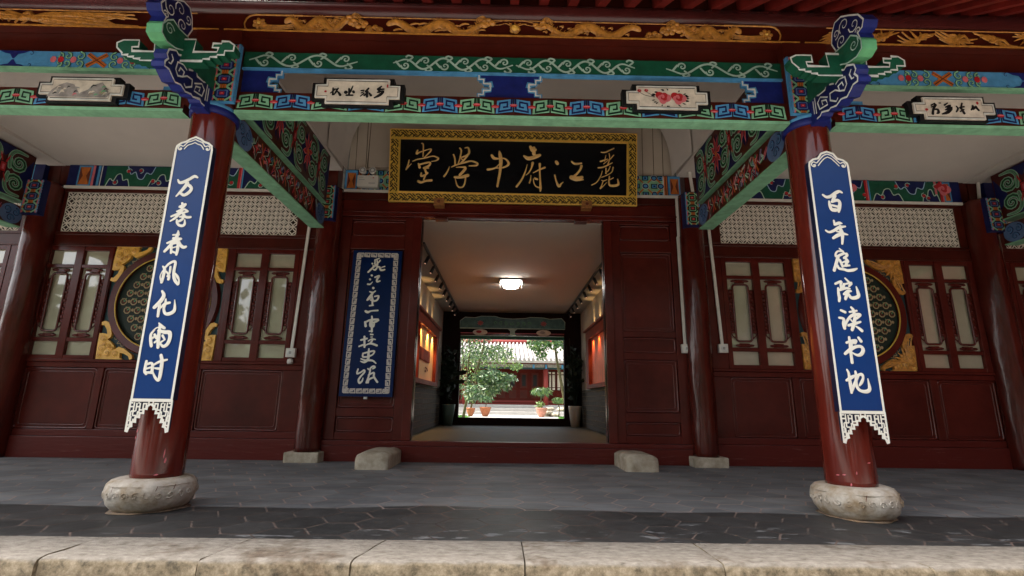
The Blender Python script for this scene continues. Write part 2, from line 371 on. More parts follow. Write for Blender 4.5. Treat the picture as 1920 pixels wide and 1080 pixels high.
# brush strokes of the characters: x, y, width in half-millimetres, one polyline per stroke
LEFT = """-4354,4125,20 -4325,4086,37 -4274,4095,44 -4203,4138,41 -4145,4178,41 -4103,4161,24|-4236,4099,41 -4226,4078,47 -4250,4021,47 -4302,3944,34 -4339,3894,20|-4210,4057,41 -4174,4030,40 -4159,3995,40 -4186,3946,44 -4239,3910,40 -4281,3930,34|-4247,3799,27 -4235,3765,40 -4271,3751,27|-4205,3779,40 -4238,3744,47 -4276,3744,20|-4298,3682,20 -4244,3703,33 -4201,3711,27 -4153,3688,20|-4298,3682,20 -4238,3662,26 -4158,3684,27|-4357,3612,26 -4292,3641,33 -4225,3663,33 -4186,3616,33 -4146,3603,33 -4108,3607,30|-4226,3710,33 -4256,3655,40 -4309,3586,33 -4359,3548,20|-4248,3608,20 -4217,3612,33 -4206,3581,33 -4240,3553,33 -4269,3539,26|-4277,3566,26 -4270,3526,30 -4236,3493,33 -4191,3487,36 -4170,3514,33 -4178,3568,16|-4238,3419,16 -4234,3378,39 -4250,3318,46 -4288,3244,45 -4365,3140,35|-4295,3361,20 -4220,3365,26|-4281,3317,33 -4186,3309,33|-4282,3284,39 -4185,3306,26|-4349,3250,26 -4281,3278,39 -4226,3285,39 -4179,3226,39 -4136,3197,39 -4106,3205,32|-4291,3224,32 -4280,3119,29|-4276,3244,26 -4220,3252,32 -4206,3180,39 -4209,3100,32|-4279,3185,16 -4219,3206,19|-4271,3139,26 -4218,3120,26|-4354,2941,19 -4326,2903,38 -4327,2819,38 -4335,2735,35|-4347,2883,13 -4366,2812,16 -4342,2741,19|-4323,2922,25 -4282,2975,32 -4225,3009,32 -4202,2983,35 -4205,2885,35 -4191,2802,38 -4165,2751,38 -4128,2713,35|-4181,2854,13 -4149,2809,32 -4125,2771,22 -4116,2717,19|-4257,2936,26 -4254,2865,29 -4274,2813,25|-4303,2877,19 -4257,2826,29 -4255,2775,35|-4310,2621,25 -4279,2564,44 -4309,2488,50 -4370,2412,43|-4308,2444,31 -4310,2382,37 -4308,2301,31|-4290,2407,19 -4249,2458,37 -4191,2474,31|-4246,2514,25 -4243,2458,31 -4251,2395,31 -4224,2339,37 -4174,2334,43 -4124,2366,43 -4118,2422,31 -4135,2510,12|-4279,2215,18 -4243,2178,37 -4202,2154,31|-4267,2196,25 -4260,2135,37|-4319,2128,18 -4353,2078,30 -4347,2011,36 -4325,1933,36|-4338,2121,12 -4299,2156,15 -4253,2166,18|-4270,2123,31 -4194,2105,43 -4133,2100,49 -4116,2033,43 -4134,1960,42 -4177,1929,36 -4218,1959,24|-4260,2135,37 -4254,2031,43 -4241,1916,36|-4310,2073,30 -4278,2031,36|-4293,1976,24 -4251,2013,30|-4211,2062,30 -4180,2020,24|-4173,2014,18 -4221,1977,24|-4337,2024,30 -4299,2049,24|-4352,1747,30 -4353,1669,36 -4351,1622,33 -4328,1593,27|-4337,1711,30 -4286,1724,30 -4266,1676,36 -4266,1611,36|-4334,1658,24 -4277,1676,24|-4331,1610,30 -4254,1612,30|-4253,1706,24 -4194,1743,30 -4108,1768,24|-4189,1821,36 -4165,1749,42 -4159,1642,42 -4159,1572,41 -4168,1519,30 -4208,1547,30 -4240,1594,24|-4240,1665,18 -4191,1660,30"""
RIGHT = """4224,4087,28 4267,4056,38 4328,4068,42 4402,4119,45 4452,4141,38 4486,4124,24|4389,4076,35 4356,4026,41 4339,3997,28|4296,3996,24 4299,3940,41 4317,3877,41 4368,3864,34|4332,3990,34 4408,4013,41 4437,3978,41 4421,3907,48 4406,3851,31|4325,3941,28 4402,3921,34|4325,3885,34 4403,3872,41|4324,3724,24 4330,3669,34|4330,3669,34 4392,3691,41 4427,3685,17|4200,3584,24 4243,3561,30 4312,3586,37 4384,3629,41 4465,3644,24|4400,3650,34 4395,3615,41 4412,3547,47 4404,3458,34 4393,3404,27|4343,3573,20 4382,3567,27|4285,3480,34 4349,3519,47 4424,3541,40 4482,3531,17|4347,3337,17 4390,3297,27|4378,3300,20 4319,3299,23 4288,3262,27 4290,3228,30 4345,3249,33 4400,3274,33|4316,3229,40 4287,3155,40 4240,3041,39|4431,3264,40 4435,3244,33 4392,3210,33|4416,3197,33 4437,3164,33 4409,3143,33|4330,3182,33 4344,3142,33 4357,3096,33|4364,3149,20 4412,3170,26|4377,3103,26 4449,3111,26|4427,3184,33 4404,3110,40|4294,3108,26 4308,3069,33 4371,3056,33 4420,3041,36 4486,3049,39 4541,3069,20|4233,2863,29 4311,2894,33 4299,2851,29 4298,2799,32 4256,2773,19|4260,2805,26 4257,2734,36 4260,2682,39 4251,2637,32|4368,2938,20 4407,2893,29|4344,2859,33 4325,2813,39|4351,2859,20 4443,2877,33 4405,2834,26|4283,2780,26 4363,2807,32 4413,2801,19|4327,2728,32 4383,2768,39 4422,2769,26|4389,2762,32 4347,2690,39 4337,2664,32|4384,2729,32 4410,2685,39 4461,2682,45 4509,2706,45 4510,2757,39 4497,2829,16|4258,2517,29 4309,2493,35|4224,2421,29 4278,2406,35 4270,2343,44 4275,2287,38|4276,2293,25 4319,2382,32 4392,2453,38 4483,2467,38 4493,2454,32 4444,2416,32|4394,2558,26 4420,2517,38 4417,2453,38|4367,2497,26 4458,2514,26|4427,2434,38 4404,2358,44 4367,2269,38|4330,2325,32 4402,2345,38 4488,2372,25|4423,2314,19 4458,2290,32 4491,2259,38|4366,2402,19 4382,2377,19|4434,2171,31 4460,2127,38|4316,2174,31 4317,2130,34 4324,2087,50 4312,2000,37 4311,1860,37|4275,2106,31 4349,2132,31 4399,2133,31 4382,2101,31|4291,2117,25 4377,2106,38|4239,1969,37 4308,2019,44 4388,2057,37 4451,2058,37 4470,2015,44 4438,1965,44 4386,1952,31 4328,1982,19|4234,1771,22 4250,1726,31 4251,1647,37 4254,1576,43 4254,1493,30|4213,1641,31 4267,1672,43 4313,1696,31|4264,1516,30 4306,1600,37 4363,1697,31|4336,1751,25 4338,1697,37 4325,1607,37 4341,1541,36 4385,1512,36 4446,1510,45 4481,1537,43 4483,1591,30 4478,1663,12|4351,1703,25 4408,1716,37 4421,1674,31 4395,1620,37 4365,1583,24"""
PLAQUE = """-2122,1429,24 -2079,1393,30 -2078,1099,24|-2214,1256,30 -2236,1169,49 -2159,1208,30 -1920,1292,24 -1889,1256,36 -1965,1163,30 -2059,1063,30|-2417,1006,24 -2438,884,36 -2483,773,30|-2483,773,24 -2361,916,17|-2327,978,18 -2214,1029,30 -2035,1063,30 -1856,1116,30 -1747,1094,36 -1704,1058,42 -1757,1008,30 -1864,987,18|-2187,925,36 -2155,834,61|-2162,901,42 -1948,961,42 -1899,931,48 -1945,869,48 -2052,818,48|-2052,818,36 -1944,820,42|-2028,806,48 -1989,697,48|-2109,695,30 -2113,622,48 -2024,642,42 -1959,698,42|-2011,636,36 -2045,538,36|-2175,486,60 -2103,463,54 -1996,502,48 -1858,517,54|-1339,1163,36 -1301,1066,36 -1292,919,36|-1186,1326,37 -1149,1265,36 -1175,1093,30 -1214,957,30|-1060,1335,24 -982,1342,37 -955,1232,49 -1002,1158,43 -1145,1100,30|-990,1146,36 -1084,1033,43 -1154,958,36|-1145,1069,24 -1096,1033,30|-1380,856,24 -1238,920,36 -1070,972,42 -915,1012,36 -815,990,43 -745,954,43 -780,905,42 -948,895,24|-1429,867,18 -1474,744,34 -1555,620,42|-1260,852,24 -1080,862,42 -1043,826,61 -1101,739,61 -1172,665,54|-1291,607,54 -1147,610,61 -979,656,73|-1278,565,18 -1238,419,30 -1177,360,36 -1093,373,36 -1047,460,36 -1032,594,34|-403,1164,55 -347,1097,67 -239,1087,36 -106,1096,30 -21,1043,43 11,957,55 -54,895,43 -162,856,30|-493,813,55 -391,827,42 -295,866,36 -224,940,24|-283,854,24 -162,856,24|-218,1272,30 -198,1186,73 -177,1027,79 -186,819,61 -218,598,55 -251,402,48|542,1398,61 603,1313,98 664,1327,61|627,1375,61 629,1228,85|388,1168,43 485,1108,85 606,1129,85 702,1168,85 774,1194,61|469,954,15 418,757,34 336,572,42 218,405,48|602,994,61 573,871,36 514,759,30 443,691,18|564,687,18 553,577,30 530,503,36|623,755,24 779,838,36 899,889,43|777,973,55 779,801,34 794,557,39 803,374,55 798,301,30|785,386,36 688,420,30 638,505,24 625,602,18|661,615,49 722,592,42|1178,1036,67 1208,994,73|1145,704,36 1183,565,36 1251,431,61 1304,494,36 1352,531,24|1559,1050,37 1638,996,49 1795,1012,37|1796,944,61 1772,858,49 1688,746,49 1628,696,55|1556,658,97 1689,623,109 1810,663,73|1738,588,36 1847,608,24|2278,1298,24 2387,1301,31 2593,1404,24|2400,1227,12 2364,1079,24|2267,1070,43 2436,1129,24|2478,1266,22 2491,1143,24 2449,1007,31|2588,1231,24 2509,1131,22|2497,1143,18 2340,1004,18|2207,910,30 2316,924,37 2449,982,31 2552,1039,22|2311,832,12 2269,696,24 2173,547,24 2053,478,22|2401,907,24 2402,772,30|2504,946,22 2462,847,24 2390,784,22|2577,923,34 2547,812,24 2438,736,24 2294,672,18|2294,599,18 2354,588,24 2427,620,18|2336,587,22 2295,464,24 2259,390,30 2343,465,22 2421,552,12|2487,700,30 2476,553,37 2500,480,49 2597,470,55 2694,496,55 2706,558,43 2687,631,27|2584,666,18 2487,615,30"""
SIGN = """-3136,4567,24 -3033,4605,30|-3124,4567,30 -3123,4469,36|-3006,4557,36 -3049,4495,30 -3147,4396,42 -3265,4267,42|-3077,4555,36 -3057,4446,36|-3188,4480,36 -3176,4468,36|-3160,4420,36 -3067,4422,36|-3166,4347,24 -3106,4324,42 -3053,4398,36 -3006,4386,48 -2966,4320,48 -2885,4334,36|-2959,4387,18 -2885,4413,30|-3178,4190,47 -3172,4184,47|-3211,4093,47 -3205,4087,47|-3254,3973,41 -3196,3974,35 -3148,4028,18|-3093,4143,41 -2997,4181,41 -3043,4096,47 -3039,4036,41 -2976,4055,35|-3120,3885,53 -3114,3880,53|-3194,3795,29 -3123,3772,41 -3062,3809,29|-3122,3761,47 -3183,3653,70 -3236,3593,41|-3140,3689,47 -3110,3595,47|-3070,3679,29 -2979,3692,41 -3006,3597,41 -3085,3572,41 -3156,3595,35|-3116,3595,41 -3108,3490,41|-3172,3458,35 -3089,3472,35|-3253,3328,52 -3200,3306,58 -3122,3336,35 -2974,3350,40|-3101,3209,35 -3090,3133,46 -3075,2857,46|-3245,3073,46 -3226,2981,57|-3228,3073,40 -3129,3121,46 -2947,3136,46 -2990,3089,46 -3056,3065,40|-3125,3075,46 -3118,2983,46 -3049,2973,46 -3032,3042,34|-3132,2862,29 -3064,2863,34|-3096,2790,34 -3044,2785,34|-3306,2655,40 -3173,2692,40|-3233,2736,45 -3214,2498,45|-3339,2508,34 -3252,2543,40 -3194,2532,34|-3085,2727,23 -3051,2728,23|-3135,2635,28 -3059,2682,34 -2979,2672,28|-3036,2671,34 -3076,2602,45|-3184,2544,23 -3074,2580,45 -2935,2536,45|-3110,2455,34 -3110,2309,56 -3114,2219,56 -3187,2151,45 -3278,2172,22|-3236,2352,34 -3230,2273,39 -3118,2275,34|-3225,2352,34 -2994,2411,39 -3010,2332,34 -3097,2286,34|-3271,2228,28 -3179,2196,39 -3090,2197,45 -2999,2187,39 -2928,2133,28|-3320,1994,33 -3334,1894,39 -3247,1928,33 -3184,1973,39 -3169,1929,39 -3240,1840,39 -3289,1752,44 -3261,1686,44 -3209,1731,39 -3192,1797,22|-3097,2008,33 -3062,1986,33 -3032,2031,39 -2979,2065,39 -2944,2043,45 -2986,2010,33|-3042,2009,39 -3055,1887,39 -3107,1699,44|-3075,1865,33 -2957,1921,39 -2950,1833,44 -2864,1714,44|-3074,1700,44 -3057,1766,44 -2971,1811,39"""
C1 = """-2518,5664,12 -2514,5558,15|-2549,5582,9 -2498,5633,12|-2494,5646,12 -2455,5647,12|-2446,5660,12 -2478,5596,15|-2497,5558,12 -2452,5609,12 -2408,5554,21|-2332,5600,29 -2329,5599,29|-2290,5657,15 -2282,5564,15|-2239,5702,9 -2269,5608,18|-2320,5553,15 -2232,5555,15|-2226,5615,21 -2219,5603,21|-2116,5630,12 -2078,5637,12|-2113,5593,9 -2081,5612,9|-2120,5542,9 -2074,5587,12|-2014,5670,15 -2049,5619,18|-2033,5626,18 -2026,5539,21|-2066,5556,15 -2015,5614,12|-1997,5595,12 -1972,5559,21|-1833,5706,12 -1880,5661,18|-1853,5674,18 -1860,5611,15|-1874,5648,15 -1797,5663,15|-1882,5611,12 -1795,5632,15 -1846,5568,24 -1920,5522,12"""
C2 = """6165,5627,9 6108,5594,12|6172,5602,21 6131,5532,18 6107,5456,21|6102,5563,9 6182,5596,12|6141,5526,12 6193,5527,18 6195,5477,21 6170,5464,12|6228,5632,9 6251,5632,9|6354,5635,9 6302,5599,15|6314,5568,12 6387,5595,21 6343,5543,18|6306,5523,12 6404,5563,21 6333,5487,27 6248,5456,12|6476,5584,12 6492,5547,15 6460,5496,12|6566,5637,12 6532,5548,15|6511,5560,9 6584,5580,15|6518,5503,12 6575,5536,12|6543,5548,18 6569,5473,21|6718,5596,18 6714,5546,18|6683,5532,12 6713,5571,12|6714,5546,18 6761,5585,18|6760,5578,18 6790,5529,18"""

# ------------------------------------------------------------------ ground, floor, terrace edge
gb = MB(); gb.box(-150, 150, -150, -3.52, -1.0, -0.8, 'front_ground'); tag(gb.build('ground'), kind='structure')
tb = MB(); tb.box(-12, 12, -3.5, -0.02, -0.85, -0.155, 'slab_stone'); tb.box(-12, 12, -2.45, 0.0, -0.15, 0.0, 'grout'); tb.box(-12, 12, -3.17, -2.4505, -0.15, 0.0, 'grout_wet')
tb.box(-12, 12, -4.1, -3.52, -0.8, -0.48, 'slab_stone'); tag(tb.build('terrace_step'), kind='structure')
fl = MB(); hw = 0.128; sq = 0.148        # hexagons, points to left and right
mats3 = ['tile_a', 'tile_b', 'tile_c']; g = 0.0065
cxs = 1.5 * sq; rows = 2 * hw
for i in range(-46, 47):
    for j in range(-1, 15):
        cx = i * cxs; cy = -0.02 - hw * 0.9 - j * rows - (hw if i % 2 else 0)
        if cy < -3.168 - hw * 0.8 or cy > 0.05: continue
        pts = []
        for k in range(6):
            a = k * math.pi / 3; x = cx + (sq - g) * math.cos(a); y = cy + (sq - g) * math.sin(a) * (hw / (sq * 0.866))
            pts.append((x, min(max(y, -3.168), 0.05), 0.001 + random.uniform(-0.0003, 0.0003)))
        b = len(fl.v); fl.v += pts; fl.face([b + k for k in range(6)], random.choice(mats3))
tag(fl.build('porch_floor'), kind='structure')
cuts = [(-4.6, -4.58), (-1.915, -1.94), (-1.2, -1.272), (-0.56, -0.636), (0.095, 0.10), (0.93, 0.95), (1.70, 1.845), (2.26, 2.42), (4.6, 4.6)]
slab_lab = ['long granite slab at the far left of the terrace edge with a brown stain', 'granite edge slab just right of the left column base', 'third granite edge slab from the left, under the left door block',
            'granite edge slab left of the doorway centre line', 'granite edge slab right of the doorway centre line', 'granite edge slab below the right door block', 'narrow granite edge slab directly in front of the right column base with a crack', 'long granite slab at the far right of the terrace edge']
for i in range(8):
    (a0, a1), (b0, b1) = cuts[i], cuts[i + 1]; gp = 0.003; s_ = MB()
    F = 24; nx = max(4, int((b1 - a1) / 0.05)); ys = [-3.168 - 0.32 * k / 7 for k in range(8)]
    yb, yf = -3.168, -3.487; b = 0; rnd = random.Random(i)
    grid = []
    prof = [(0.0, 0.004), (0.1, 0.006), (0.35, 0.008), (0.6, 0.004), (0.85, 0.005), (0.95, 0.002), (0.985, -0.008), (1.0, -0.022), (1.004, -0.08), (1.0, -0.15)]
    for (t, z) in prof:
        row = []
        for k in range(nx + 1):
            q = k / nx; x0 = a0 + gp + (a1 - a0) * t; x1 = b0 - gp + (b1 - b0) * t; x = x0 + (x1 - x0) * q
            wob = 0.006 * math.sin(x * 23 + i) + rnd.uniform(-0.004, 0.004)
            y = yb + (yf - yb) * t + (wob if t > 0.9 else 0)
            zz = z + (rnd.uniform(-0.0025, 0.0025) if 0.05 < t < 1.003 else 0) - (0.003 if (k in (0, nx) and t > 0.05) else 0)
            row.append(len(s_.v)); s_.v.append((x, y, zz))
        grid.append(row)
    for r in range(len(grid) - 1):
        for k in range(nx): s_.face([grid[r][k], grid[r + 1][k], grid[r + 1][k + 1], grid[r][k + 1]], 'granite', True)
    for k, sgn in ((0, 1), (nx, -1)):
        b = len(s_.v); s_.v += [s_.v[grid[r][k]] for r in range(len(grid))]; ring = list(range(b, b + len(grid))); b = len(s_.v); s_.v.append((s_.v[ring[0]][0], yb, -0.15)); ring = ring + [b]
        s_.face(ring if sgn < 0 else ring[::-1], 'granite')
    o = s_.build('granite_slab'); tag(o, slab_lab[i], 'stone slab', 'granite slabs along the terrace edge')

# ------------------------------------------------------------------ columns
def shaft(mb, c, r, z0, z1, m, dent, seed):
    rn = random.Random(seed); ph = [rn.uniform(0, 6.3) for _ in range(8)]
    def fn(a, z): return dent * (math.sin(3 * a + ph[0] + z * 0.8) * 0.5 + math.sin(5 * a + 2.1 * z + ph[1]) * 0.35 + math.sin(2 * a - 5.3 * z + ph[2]) * 0.3 + math.sin(7 * a + 7 * z + ph[3]) * 0.22 + math.sin(13 * z + ph[4] + 4 * a) * 0.16)
    n = int((z1 - z0) / 0.05) + 2
    mb.lathe([(r, z0 + (z1 - z0) * k / n) for k in range(n + 1)], (c[0], c[1], 0), m, seg=56, fn=fn)
PY = -2.495
CX = {-1: -2.142, 1: 2.198}
def chips(mb, c, r, items, m):
    for a, z, wd, h in items:
        a0 = R(a); k = len(mb.v)
        for da, dz in ((-1, -0.6), (0.2, -1), (1, 0.1), (0.3, 1), (-0.5, 0.5)):
            aa = a0 + da * wd / r; mb.v.append((c[0] + (r + 0.004) * math.sin(aa), c[1] - (r + 0.004) * math.cos(aa), z + dz * h))
        mb.face([k + q for q in range(5)], m)
for sgn, side in ((-1, 'left'), (1, 'right')):
    cx = CX[sgn]
    t = thing('porch_column', f'thick glossy red front column on a drum stone, {side} of the doorway', 'column', (cx, PY, 0), 'front columns of the porch')
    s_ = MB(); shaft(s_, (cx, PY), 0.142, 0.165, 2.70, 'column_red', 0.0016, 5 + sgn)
    chips(s_, (cx, PY), 0.142, ([(-42, 0.42, 0.006, 0.012), (-38, 0.46, 0.006, 0.012), (-60, 0.31, 0.007, 0.012), (40, 0.33, 0.004, 0.03), (44, 0.29, 0.006, 0.018), (30, 0.21, 0.012, 0.005)] if sgn < 0 else
          [(-60, 0.25, 0.012, 0.004), (-46, 0.255, 0.012, 0.004), (-20, 0.27, 0.004, 0.010), (12, 0.33, 0.014, 0.004), (-34, 0.20, 0.005, 0.010)]), 'pink')
    s_.build('shaft', t)
    s_ = MB(); prof = [(0.15, -0.004), (0.17, 0.0), (0.196, 0.014), (0.222, 0.045), (0.236, 0.085), (0.238, 0.12), (0.230, 0.150), (0.210, 0.172), (0.18, 0.183), (0.13, 0.185)]
    def fnb(a, z): return 0.004 * math.sin(5 * a + 9 * z) + 0.003 * math.sin(11 * a) + 0.002 * math.sin(23 * a + 60 * z)
    bx = cx + (-0.016 if sgn < 0 else 0.010); s_.lathe(prof, (bx, PY, 0.004), 'stone_base', seg=64, fn=fnb)
    for k in range(26):                                   # carved band of little curls round the drum
        a = 2 * math.pi * k / 26; rr = 0.239
        F = FR((bx + rr * math.sin(a), PY - rr * math.cos(a), 0.105), (math.cos(a), math.sin(a), 0), (0, 0, 1))
        s_.ribbon(F, spiral(0, 0, 0.022, 1.2, start=k, w=0.007, k=8), 'stone_base', n=-0.001, ridge=0.006, sub=1)
    s_.lathe([(0.230, 0.0), (0.234, 0.003), (0.229, 0.006)], (bx, PY, 0.150), 'stone_base', seg=64, cap=False)
    for a, z, wd, h in ((-20, 0.14, 0.0015, 0.016), (38, 0.14, 0.0015, 0.014), (60, 0.145, 0.0015, 0.013)):
        a0 = R(a); rr = 0.236; F = FR((bx + rr * math.sin(a0), PY - rr * math.cos(a0), z), (math.cos(a0), math.sin(a0), 0), (0, 0, 1)); s_.ribbon(F, [(-0.004, -h, 0.003), (0.004, h, 0.003)], 'brown', n=0.003)
    s_.build('drum_stone', t)
    s_ = MB(); s_.lathe([(0.185, 0.0), (0.21, 0.0035), (0.17, 0.009)], (bx, PY, 0.0), 'mortar', seg=40, cap=False, fn=lambda a, z: 0.012 * math.sin(3 * a + 1) + 0.006 * math.sin(8 * a)); s_.build('mortar_ring', t)
rear = [(-2.14, 0.145, 'glossy red rear column with dented lacquer between the left windows and the doorway'), (2.24, 0.143, 'glossy red rear column with bright streaks between the doorway and the right windows'),
        (-5.57, 0.155, 'glossy red rear column at the left edge of the picture, under a carved beam end'), (5.83, 0.155, 'dark red rear column at the right edge of the picture')]
for x, r, lab in rear:
    t = thing('rear_column', lab, 'column', (x, -0.06, 0), 'rear columns along the wall')
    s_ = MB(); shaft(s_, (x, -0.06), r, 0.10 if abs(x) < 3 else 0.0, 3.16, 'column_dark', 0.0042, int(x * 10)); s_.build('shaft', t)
    if abs(x) < 3:
        s_ = MB(); s_.box(x - 0.19, x + 0.18, -0.225, 0.04, -0.004, 0.105, 'stone'); s_.build('plinth_stone', t, bevel=0.012)

# ------------------------------------------------------------------ bands and tiles of painted ornament
def fret(mb, F, u0, pitch, count, v0, v1, first=0, n=0.003):
    h = v1 - v0; hwid = pitch / 2
    for k in range(count):
        lg, dk = (('lgreen', 'bgreen'), ('lblue', 'navy'))[(k + first) % 2]
        for side in (0, 1):
            def T(s, t): return ((u0 + k * pitch + hwid - hwid * (1 - s)) if side == 0 else (u0 + k * pitch + hwid + hwid * (1 - s)), v0 + h * t)
            q = [T(0.03, 0.0), T(0.97, 0.14), T(0.97, 1.0), T(0.10, 0.86)]
            if side: q = q[::-1]
            mb.poly(F, [(a, b) for a, b in q], lg, n)
            mb.ribbon(F, [T(0.905, 1.0), T(0.88, 0.30), T(0.20, 0.15), T(0.25, 0.70), T(0.66, 0.78), T(0.66, 0.47), T(0.43, 0.43)], dk, n=n + 0.0012, w=h * 0.115, curve=False)
            mb.ribbon(F, [T(0.03, 0), T(0.97, 0.14), T(0.985, 1.0)], 'black', n=n + 0.0004, w=h * 0.035, curve=False)
        mb.disc(F, u0 + k * pitch + hwid, v0 + h * 0.56, hwid * 0.22, h * 0.10, 'red', n + 0.0024)
        mb.disc(F, u0 + k * pitch + hwid, v0 + h * 0.59, hwid * 0.19, h * 0.045, 'pink', n + 0.0034)
        mb.disc(F, u0 + k * pitch, v0 + h * 0.47, hwid * 0.22, h * 0.11, 'red', n + 0.0024)
        mb.disc(F, u0 + k * pitch, v0 + h * 0.43, hwid * 0.19, h * 0.045, 'pink', n + 0.0034)
def vine(mb, F, u0, u1, vc, amp, m='scroll', n=0.003, w=0.011, flip=1):
    L = u1 - u0; waves = max(1, round(L / 0.34)); P = []
    N = waves * 8
    for i in range(N + 1):
        t = i / N; fade = min(1, t * 6, (1 - t) * 6) * 0.75 + 0.25
        P.append((u0 + L * t, vc + flip * amp * 0.72 * math.sin(t * waves * 2 * math.pi) * fade, w * (0.5 + 0.5 * fade)))
    mb.ribbon(F, P, m, n=n, sub=2)
    for k in range(waves * 2):
        t = (k + 0.5) / (waves * 2); x = u0 + L * t; s_ = flip * (1 if k % 2 == 0 else -1)
        if t < 0.06 or t > 0.94: continue
        mb.ribbon(F, [(x - 0.055, vc + s_ * amp * 0.15, w), (x - 0.02, vc - s_ * amp * 0.5, w)] + spiral(x + 0.014, vc - s_ * amp * 0.30, 0.034, 1.25, start=math.pi, d=s_, w=w * 0.95, k=8), m, n=n + 0.001, sub=2)
        mb.ribbon(F, [(x + 0.03, vc + s_ * amp * 0.25, w * 0.8), (x + 0.065, vc + s_ * amp * 0.75, w), (x + 0.035, vc + s_ * amp * 0.98, w * 0.9), (x + 0.018, vc + s_ * amp * 0.8, w)], m, n=n + 0.001, sub=3)
def tiles(mb, F, u0, u1, v0, v1, cnt, a='rblue', b='sblue', inner='red', n=0.003):
    """column-side panel: stacked lozenge flowers tied by orange barrels"""
    mb.rect(F, u0, u1, v0, v1, 'bgreen', n); W = u1 - u0; H = (v1 - v0) / cnt; uc = (u0 + u1) / 2
    for k in range(cnt):
        vc = v0 + H * (k + 0.5)
        for sx in (-1, 1):
            for sy in (-1, 1):
                mb.ribbon(F, [(uc + sx * W * 0.47, vc + sy * H * 0.12, W * 0.10), (uc + sx * W * 0.16, vc + sy * H * 0.47, W * 0.10)], 'lgreen', n=n + 0.001)
                mb.disc(F, uc + sx * W * 0.44, vc + sy * H * 0.38, W * 0.09, W * 0.10, 'pink', n + 0.002)
        for s_, mm, e in ((1, a, 0.002), (0.80, b, 0.003), (0.62, a, 0.004)):
            q = []
            for i in range(16):
                an = i * math.pi / 8; rr = (1.0 if i % 4 == 2 else 0.80 if i % 2 else 0.70)
                q.append((uc + W * 0.42 * s_ * rr * math.cos(an), vc + H * 0.40 * s_ * rr * math.sin(an)))
            mb.poly(F, q, mm, n + e)
        mb.rect(F, uc - W * 0.11, uc + W * 0.11, vc - H * 0.10, vc + H * 0.10, inner, n + 0.006); mb.rect(F, uc - W * 0.05, uc + W * 0.05, vc - H * 0.04, vc + H * 0.04, 'pink', n + 0.0075)
        for sx in (-1, 1): mb.disc(F, uc + sx * W * 0.44, vc, W * 0.085, W * 0.11, 'orange', n + 0.005)
    for k in range(cnt + 1):
        vc = v0 + H * k
        lo, hi = max(v0, vc - H * 0.13), min(v1, vc + H * 0.13)
        mb.rect(F, uc - W * 0.15, uc + W * 0.15, lo, hi, 'orange', n + 0.006)
        for q in (-0.06, 0.03): mb.rect(F, uc + W * q, uc + W * (q + 0.03), lo, hi, 'brown', n + 0.0075)
    for q in ((u0, v0, u0, v1), (u1, v0, u1, v1)): mb.ribbon(F, [(q[0], q[1]), (q[2], q[3])], 'lblue', n=n + 0.008, w=0.012, curve=False)
def cloudy(mb, F, u0, u1, v0, v1, rn, n=0.003):
    """painted wave-and-curl ground: navy and green fields parted by pale lines, curls with red hearts"""
    mb.rect(F, u0, u1, v0, v1, 'dgreen' if rn.random() < 0.5 else 'navy', n); H = v1 - v0; L = u1 - u0
    base = mb.m[-1]; other = 'navy' if base == 'dgreen' else 'dgreen'
    k = 0; x = u0 + 0.02
    while x < u1 - 0.16:
        wd = min(rn.uniform(0.28, 0.42), u1 - x - 0.01); up_ = k % 2
        e = [(0, 0), (0.14, 0.42), (0.30, 0.30), (0.42, 0.62), (0.60, 0.66), (0.70, 0.34), (0.88, 0.40), (1.0, 0.0)]
        pts = [(x + a * wd, (v1 - b * H * 0.92 if up_ else v0 + b * H * 0.92)) for a, b in e]
        sm = []
        for i in range(len(pts) - 1):
            for q in range(3):
                t = q / 3; p0, p1, p2, p3 = pts[max(i - 1, 0)], pts[i], pts[i + 1], pts[min(i + 2, len(pts) - 1)]
                sm.append(tuple(0.5 * (2 * p1[c] + (p2[c] - p0[c]) * t + (2 * p0[c] - 5 * p1[c] + 4 * p2[c] - p3[c]) * t * t + (3 * p1[c] - p0[c] - 3 * p2[c] + p3[c]) * t ** 3) for c in (0, 1)))
        sm.append(pts[-1]); sm = [(a, min(max(b, v0 + 0.001), v1 - 0.001)) for a, b in sm]
        mb.poly(F, sm if not up_ else sm[::-1], other, n + 0.0015)
        mb.ribbon(F, [(a, b, 0.013) for a, b in sm], 'lblue' if up_ else 'lgreen', n=n + 0.0035, curve=False)
        mb.ribbon(F, [(a, b, 0.005) for a, b in sm], 'bwhite', n=n + 0.0045, curve=False)
        cx_, cy_ = x + wd * rn.uniform(0.3, 0.5), (v1 - H * 0.2 if up_ else v0 + H * 0.2)
        mb.ribbon(F, spiral(cx_, cy_, H * 0.14, 1.2, start=rn.uniform(0, 6), d=1 if up_ else -1, w=0.012, k=8), 'scroll', n=n + 0.0055, sub=1)
        mb.disc(F, cx_, cy_, H * 0.07, H * 0.07, 'red', n + 0.0065); mb.disc(F, cx_ + wd * 0.5, v0 + H * (0.3 if up_ else 0.75), H * 0.08, H * 0.08, 'red', n + 0.0065)
        mb.ribbon(F, spiral(cx_ + wd * 0.5, v0 + H * (0.3 if up_ else 0.75), H * 0.15, 1.0, start=rn.uniform(0, 6), w=0.010, k=8), 'scroll', n=n + 0.006, sub=1)
        x += wd * 0.82; k += 1
def peony(mb, F, u, v, r, n):
    for k in range(9):
        a = k * 2.4; q = r * (1 - k / 11); mb.disc(F, u + 0.45 * r * math.cos(a) * (1 - k / 9), v + 0.45 * r * math.sin(a) * (1 - k / 9), q * 0.66, q * 0.56, 'red' if k % 2 else 'pink', n + 0.001 * k, rot=a)
